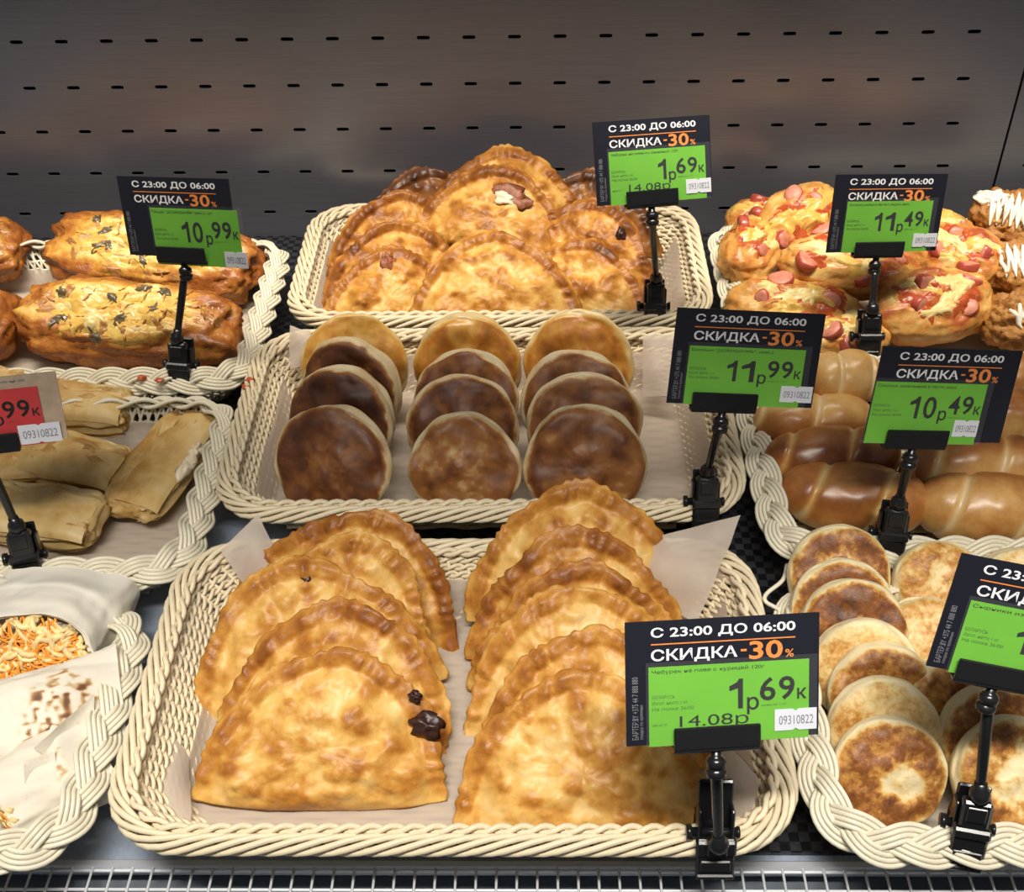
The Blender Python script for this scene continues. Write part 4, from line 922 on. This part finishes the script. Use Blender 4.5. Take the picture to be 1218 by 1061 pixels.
def price_card(loc, R, rub, kop, title, label, sub=None, g=(0.115, -0.01, 0.945, 0.635), st=(0.765, 0.06, 0.985, 0.235), code='09310822', red=False, H=CH, small=True, gr=0.0):
    W = CW
    t = empty('price_card', (0, 0, 0), label, 'price card', 'price cards'); setm(t, R, loc)
    X = lambda f: (f-0.5)*W
    Y = lambda f: f*H
    mb = MB(); mb.box((0, H/2, -0.0006), (W, H, 0.0012), 0)
    if not red:
        text(mb, 'С 23:00 ДО 06:00', X(0.13), X(0.875), Y(0.855), Y(0.95), 0.0002, 1, 0.02)
        quad(mb, X(0.13), X(0.875), Y(0.81), Y(0.82), 0.0002, 2)
        text(mb, 'СКИДКА', X(0.13), X(0.575), Y(0.662), Y(0.775), 0.0002, 1, 0.02)
        text(mb, '-', X(0.592), X(0.622), Y(0.722), Y(0.74), 0.0002, 2, 0.0)
        text(mb, '30', X(0.635), X(0.81), Y(0.652), Y(0.80), 0.0002, 2, 0.02)
        text(mb, '%', X(0.822), X(0.868), Y(0.655), Y(0.72), 0.0002, 2, 0.01)
        text(mb, 'БАРТЕР.BY +375 44 7 888 880', X(0.03), X(0.062), Y(0.05), Y(0.56), 0.0002, 3, 0.0, True)
        text(mb, 'скидка по времени', X(0.072), X(0.09), Y(0.05), Y(0.33), 0.0002, 3, 0.0, True)
    else:
        text(mb, 'цена', X(0.60), X(0.80), Y(0.90), Y(0.94), 0.0002, 3, 0.0)
    mb.build('card', [M['kraft'] if red else M['card'], M['white_ink'], M['orange_ink'], M['grey_ink']], t, smooth=False)
    # coloured price slip
    gx0, gy0, gx1, gy1 = g; mb = MB()
    gx = lambda f: X(gx0+(gx1-gx0)*f)
    gy = lambda f: Y(gy0+(gy1-gy0)*f)
    mb.box(((gx(0)+gx(1))/2, (gy(0)+gy(1))/2, 0.0008), (gx(1)-gx(0), gy(1)-gy(0), 0.0004), 0)
    z = 0.00115
    if title: text(mb, title, gx(0.02), gx(0.72), gy(0.905), gy(0.965), z, 2 if red else 1, 0.0)
    if small:
        for k, s in enumerate(('БЕЛАРУСЬ', 'Изгот. нетто 1 кг', 'На полке 36/00')): text(mb, s, gx(0.02), gx(0.02+(0.14, 0.22, 0.26)[k]), gy(0.60-k*0.075), gy(0.645-k*0.075), z, 2, 0.0)
    if len(rub) == 1: text(mb, rub, gx(0.50), gx(0.585), gy(0.42), gy(0.80), z, 1, 0.02)
    else:
        text(mb, rub[0], gx(0.34), gx(0.425), gy(0.42), gy(0.78), z, 1, 0.012); text(mb, rub[1], gx(0.465), gx(0.58), gy(0.42), gy(0.78), z, 1, 0.012)
    text(mb, 'р', gx(0.61), gx(0.685), gy(0.34), gy(0.56), z, 1, 0.012)
    text(mb, kop[0], gx(0.69), gx(0.79), gy(0.50), gy(0.80), z, 1, 0.015); text(mb, kop[1], gx(0.81), gx(0.91), gy(0.50), gy(0.80), z, 1, 0.015)
    text(mb, 'к', gx(0.925), gx(0.985), gy(0.50), gy(0.64), z, 1, 0.01)
    text(mb, 'цена за 1 кг', gx(0.70), gx(0.86), gy(0.43), gy(0.46), z, 2, 0.0)
    if sub: text(mb, sub, gx(0.19), gx(0.62), gy(0.19), gy(0.37), z, 1, 0.0); text(mb, 'цена за 1 кг', gx(0.02), gx(0.11), gy(0.25), gy(0.29), z, 2, 0.0)
    o = mb.build('price_slip', [M['red'] if red else M['green'], M['ink'], M['soft_ink'] if not red else M['meat']], t, smooth=False)
    o['label'] = ('red' if red else 'green')+' price slip'
    # date sticker
    s0, s1, s2, s3 = st; mb = MB(); xa, xb, ya, yb = X(s0), X(s2), Y(s1), Y(s3); xm = (xa+xb)/2; nt_ = 0.0012
    V = [(xa, ya), (xm-nt_*1.5, ya), (xm, ya+nt_), (xm+nt_*1.5, ya), (xb, ya), (xb, yb), (xm+nt_*1.5, yb), (xm, yb-nt_), (xm-nt_*1.5, yb), (xa, yb)]
    mb.add([(x, y, 0.0016) for x, y in V]+[(x, y, 0.0013) for x, y in V], [tuple(range(10)), tuple(range(19, 9, -1))]+[(i, (i+1) % 10, 10+(i+1) % 10, 10+i)[::-1] for i in range(10)], 0)
    text(mb, code, xa+(xb-xa)*0.10, xb-(xb-xa)*0.08, ya+(yb-ya)*0.28, ya+(yb-ya)*0.70, 0.0017, 1, 0.0)
    mb.build('date_sticker', [M['sticker'], M['sticker_ink']], t, smooth=False)
    if not red:
        mb = MB(); mb.box(((gx(0)+gx(1))/2+0.0015, (gy(0)+gy(1))/2+0.0012, 0.00125), (gx(1)-gx(0)+0.006, gy(1)-gy(0)+0.003, 0.0001), 0); mb.build('clear_sleeve', M['sleeve'], t, smooth=False)
    return t
def holder(loc, R, foot, label, bx=0.0, foot_yaw=0.0, foot_lean=0.0, bw=0.047, front_joint=False):
    """clip holder: grip bar along the card's lower edge, ball joint, rod, and a clamp on the basket rim at foot"""
    loc = np.array(loc, float); foot = np.array(foot, float); R = np.array(R)
    t = empty('card_holder', tuple(foot), label, 'card holder', 'black card holders')
    foot = foot+np.array([0, -0.004, 0.006 if front_joint else 0.004]); t.location = tuple(foot)
    gl = loc+R@np.array([bx, 0.0, 0.0])-foot
    K = frame(70+foot_lean, foot_yaw)   # the clamp hangs over the rim, face to the aisle
    mb = MB(); mb.box(gl+R@np.array([0, 0.0035, 0.0036]), (bw, 0.0125, 0.0020), 0, R, 0.0006); mb.box(gl+R@np.array([0, 0.0025, -0.0026]), (bw, 0.0105, 0.0018), 0, R, 0.0006)
    mb.box(gl+R@np.array([0, -0.0035, 0.0004]), (bw, 0.003, 0.0072), 0, R, 0.0008); mb.build('grip_bar', M['black'], t, smooth=False)
    j = gl+R@np.array([0, -0.0115, 0.0])
    top = K@np.array([0, 0.006, 0.020] if front_joint else [0, 0.030, 0.0125]); ax = (j-top); Ln = np.linalg.norm(ax); ax = ax/Ln
    mb = MB()
    def lathe(c0, d, prof, n=16):
        d = d/np.linalg.norm(d); s = np.cross(d, [0.3, 1, 0.1]); s /= np.linalg.norm(s); u = np.cross(d, s); V = []
        for l, r_ in prof:
            for k in range(n): V.append(c0+d*l+r_*(math.cos(2*math.pi*k/n)*s+math.sin(2*math.pi*k/n)*u))
        F = [(i*n+k, (i+1)*n+k, (i+1)*n+(k+1) % n, i*n+(k+1) % n) for i in range(len(prof)-1) for k in range(n)]
        F += [tuple(range(n)), tuple((len(prof)-1)*n+k for k in range(n))[::-1]]
        mb.add(V, F)
    up = R@np.array([0, 1, 0])
    lathe(j-up*0.009, up, [(0, 0.0042), (0.001, 0.0056), (0.0045, 0.0058), (0.005, 0.0048), (0.0062, 0.0048), (0.0068, 0.0058), (0.010, 0.0055), (0.0115, 0.004), (0.0125, 0.0028), (0.017, 0.0028)])
    mb.build('ball_joint', M['black'], t)
    mb = MB(); lathe(top, ax, [(0, 0.0028), (0.008, 0.0030), (Ln*0.5, 0.0033), (Ln-0.010, 0.0034), (Ln-0.006, 0.0026)], 12); rod = mb.build('rod', M['black'], t)
    mb = MB(); lathe(top-ax*0.007, ax, [(0, 0.003), (0.001, 0.0052), (0.005, 0.0062), (0.009, 0.0056), (0.0105, 0.0040), (0.014, 0.0036)]); mb.build('lower_joint', M['black'], rod)
    if front_joint:
        mb = MB(); mb.box(K@np.array([0, 0.018, 0.0010]), (0.021, 0.034, 0.0035), 0, K, 0.001)
        for x in (-0.0095, 0.0095): mb.box(K@np.array([x, 0.010, 0.006]), (0.0022, 0.020, 0.010), 0, K, 0.0008)
        mb.box(K@np.array([0, -0.012, -0.0135]), (0.019, 0.026, 0.003), 0, K, 0.001); mb.box(K@np.array([0, 0.004, -0.006]), (0.019, 0.004, 0.016), 0, K, 0.001); mb.build('clamp_lever', M['black'], t, smooth=False)
        mb = MB(); mb.box(K@np.array([0, -0.0105, 0.0125]), (0.0225, 0.027, 0.0045), 0, K, 0.0012); mb.box(K@np.array([0, -0.003, 0.0130]), (0.0235, 0.011, 0.006), 0, K, 0.0014)
        mb.box(K@np.array([0, -0.015, 0.0150]), (0.018, 0.008, 0.002), 0, K, 0.0008); mb.box(K@np.array([0, -0.0225, 0.0147]), (0.0225, 0.0035, 0.003), 0, K, 0.001)
        mb.box(K@np.array([0, 0.0005, 0.0165]), (0.012, 0.011, 0.007), 0, K, 0.001); jaw = mb.build('clamp_jaw', M['black'], t, smooth=False)
    else:
        mb = MB(); mb.box(K@np.array([0, 0.012, -0.0005]), (0.019, 0.028, 0.003), 0, K, 0.001)
        for x in (-0.0095, 0.0095): mb.box(K@np.array([x, 0.010, 0.005]), (0.0022, 0.018, 0.010), 0, K, 0.0008)
        mb.box(K@np.array([0, -0.010, -0.0125]), (0.018, 0.024, 0.003), 0, K, 0.001); mb.box(K@np.array([0, 0.002, -0.006]), (0.018, 0.004, 0.014), 0, K, 0.001); mb.build('clamp_lever', M['black'], t, smooth=False)
        mb = MB(); mb.box(K@np.array([0, 0.014, 0.0125]), (0.0165, 0.022, 0.0080), 0, K, 0.0014); mb.box(K@np.array([0, -0.009, 0.0125]), (0.0205, 0.028, 0.0065), 0, K, 0.0014)
        mb.box(K@np.array([0, 0.0035, 0.0140]), (0.0215, 0.007, 0.0080), 0, K, 0.0014); mb.box(K@np.array([0, -0.014, 0.0162]), (0.0165, 0.010, 0.0015), 0, K, 0.0006)
        mb.box(K@np.array([0, -0.0215, 0.0145]), (0.0205, 0.0035, 0.004), 0, K, 0.001); mb.box(K@np.array([0, 0.017, 0.0170]), (0.011, 0.010, 0.0012), 0, K, 0.0005); jaw = mb.build('clamp_jaw', M['black'], t, smooth=False)
    mb = MB(); pv = [K@np.array([x, 0.002, 0.006]) for x in (-0.0165, -0.0135, -0.0130, 0.0, 0.0125, 0.013, 0.0145)]
    mb.tube(pv, [0.0048, 0.0048, 0.003, 0.003, 0.003, 0.0036, 0.0036], 12, ref=(0, 0, 1)); mb.build('pivot_pin', M['black'], jaw)
    return t
CARDS = {
'D': ((-0.2987, -0.2994, 0.1515), [[0.9638, -0.0273, -0.2652], [-0.2493, 0.2599, -0.9329], [0.0944, 0.9652, 0.2437]]),
'C': ((0.1031, -0.2675, 0.1836), [[0.9561, -0.0666, 0.2853], [0.2831, 0.4609, -0.8411], [-0.0755, 0.8849, 0.4596]]),
'G': ((0.3077, -0.2531, 0.1238), [[0.9779, 0.0397, 0.2054], [0.1848, 0.2967, -0.9369], [-0.0981, 0.9542, 0.2827]]),
'B': ((0.1439, -0.5154, 0.1582), [[0.9902, 0.0793, 0.1151], [0.0797, 0.3563, -0.931], [-0.1149, 0.931, 0.3465]]),
'H': ((0.2773, -0.5356, 0.141), [[0.9738, 0.1041, 0.2023], [0.1602, 0.3176, -0.9346], [-0.1616, 0.9425, 0.2926]]),
'I': ((0.2663, -0.758, 0.154), [[0.9813, 0.1861, -0.0486], [-0.1165, 0.3736, -0.9203], [-0.1531, 0.9087, 0.3883]]),
'A': ((0.1001, -0.7901, 0.1465), [[0.9936, -0.0206, 0.1113], [0.1054, 0.5279, -0.8428], [-0.0414, 0.8491, 0.5266]])}
RE = axes((0.965, 0.25, -0.06), (0.2, -0.95, 0.25)); CARDS['E'] = (tuple(P(-13, 531, 0.152)), RE)
DEF = (0.115, -0.01, 0.945, 0.635)
price_card(*CARDS['A'], '1', '69', 'Чебурек на пиве с курицей 120г', 'black discount card with a green 1р69 slip in front of the two chebureki columns', '14.08р')
price_card(*CARDS['C'], '1', '69', 'Чебурек на пиве со свининой 120г', 'black discount card with a green 1р69 slip above the chebureki pile at the back', '14.08р')
price_card(*CARDS['B'], '11', '99', 'Беляши "ДОМАШНИЕ". (вес.)', 'black discount card with a green 11р99 slip, right of the round belyashi', g=(0.11, 0.0, 0.90, 0.62))
price_card(*CARDS['D'], '10', '99', 'Пицца "ДОМАШНЯЯ" (вес.) 1кг', 'black discount card with a green 10р99 slip above the cheese and mushroom breads', g=(0.26, -0.10, 1.04, 0.62), st=(0.88, -0.10, 1.08, 0.10))
price_card(*CARDS['G'], '11', '49', 'Сосиска рыбка в тесте с сыром (вес)', 'black discount card with a green 11р49 slip above the sausage and cheese buns', g=(0.13, 0.0, 0.90, 0.66))
price_card(*CARDS['H'], '10', '49', 'Сосиска запеченная в тесте (вес)', 'black discount card with a green 10р49 slip above the brown sausage rolls', g=(0.0, -0.02, 0.80, 0.64), st=(0.62, 0.07, 0.80, 0.25))
price_card(*CARDS['I'], '14', '49', 'Сырники из творога (вес)', 'black discount card with a green slip, tilted, in front of the curd pancakes')
price_card(*CARDS['E'], '10', '99', '', 'brown kraft price card with a red 99к slip at the left edge', g=(0.10, -0.04, 0.87, 0.82), st=(0.70, -0.02, 0.965, 0.27), red=True, H=0.050, small=False)
def rim(x, y, z=0.048): return (x, y, z)
holder(*CARDS['A'], rim(*P(846, 985, 0.048)[:2]), 'black card holder clamped to the front rim of the two-column chebureki basket', bx=-0.004, front_joint=True)
holder(*CARDS['C'], rim(*P(777, 366, 0.048)[:2]), 'black card holder clamped to the front rim of the back chebureki basket', bx=-0.004)
holder(*CARDS['B'], rim(*P(836, 596, 0.048)[:2]), 'black card holder clamped to the right front corner of the belyash basket', bx=-0.012)
holder(*CARDS['D'], rim(*P(222, 436, 0.048)[:2]), 'black card holder clamped to the front rim of the cheese bread basket', bx=-0.001, foot_yaw=-8)
holder(*CARDS['G'], rim(*P(1028, 402, 0.048)[:2]), 'black card holder standing among the sausage and cheese buns', bx=-0.004)
holder(*CARDS['H'], rim(*P(1056, 634, 0.048)[:2]), 'black card holder clamped to the front rim of the sausage roll basket', bx=-0.014, foot_yaw=-10)
holder(*CARDS['I'], rim(*P(1146, 975, 0.048)[:2]), 'black card holder clamped to the front rim of the curd pancake basket', bx=-0.014, foot_yaw=-12)
holder(*CARDS['E'], rim(*P(38, 660, 0.048)[:2]), 'black card holder on the crepe basket rim, carrying the red price slip', bx=-0.003, foot_yaw=14)
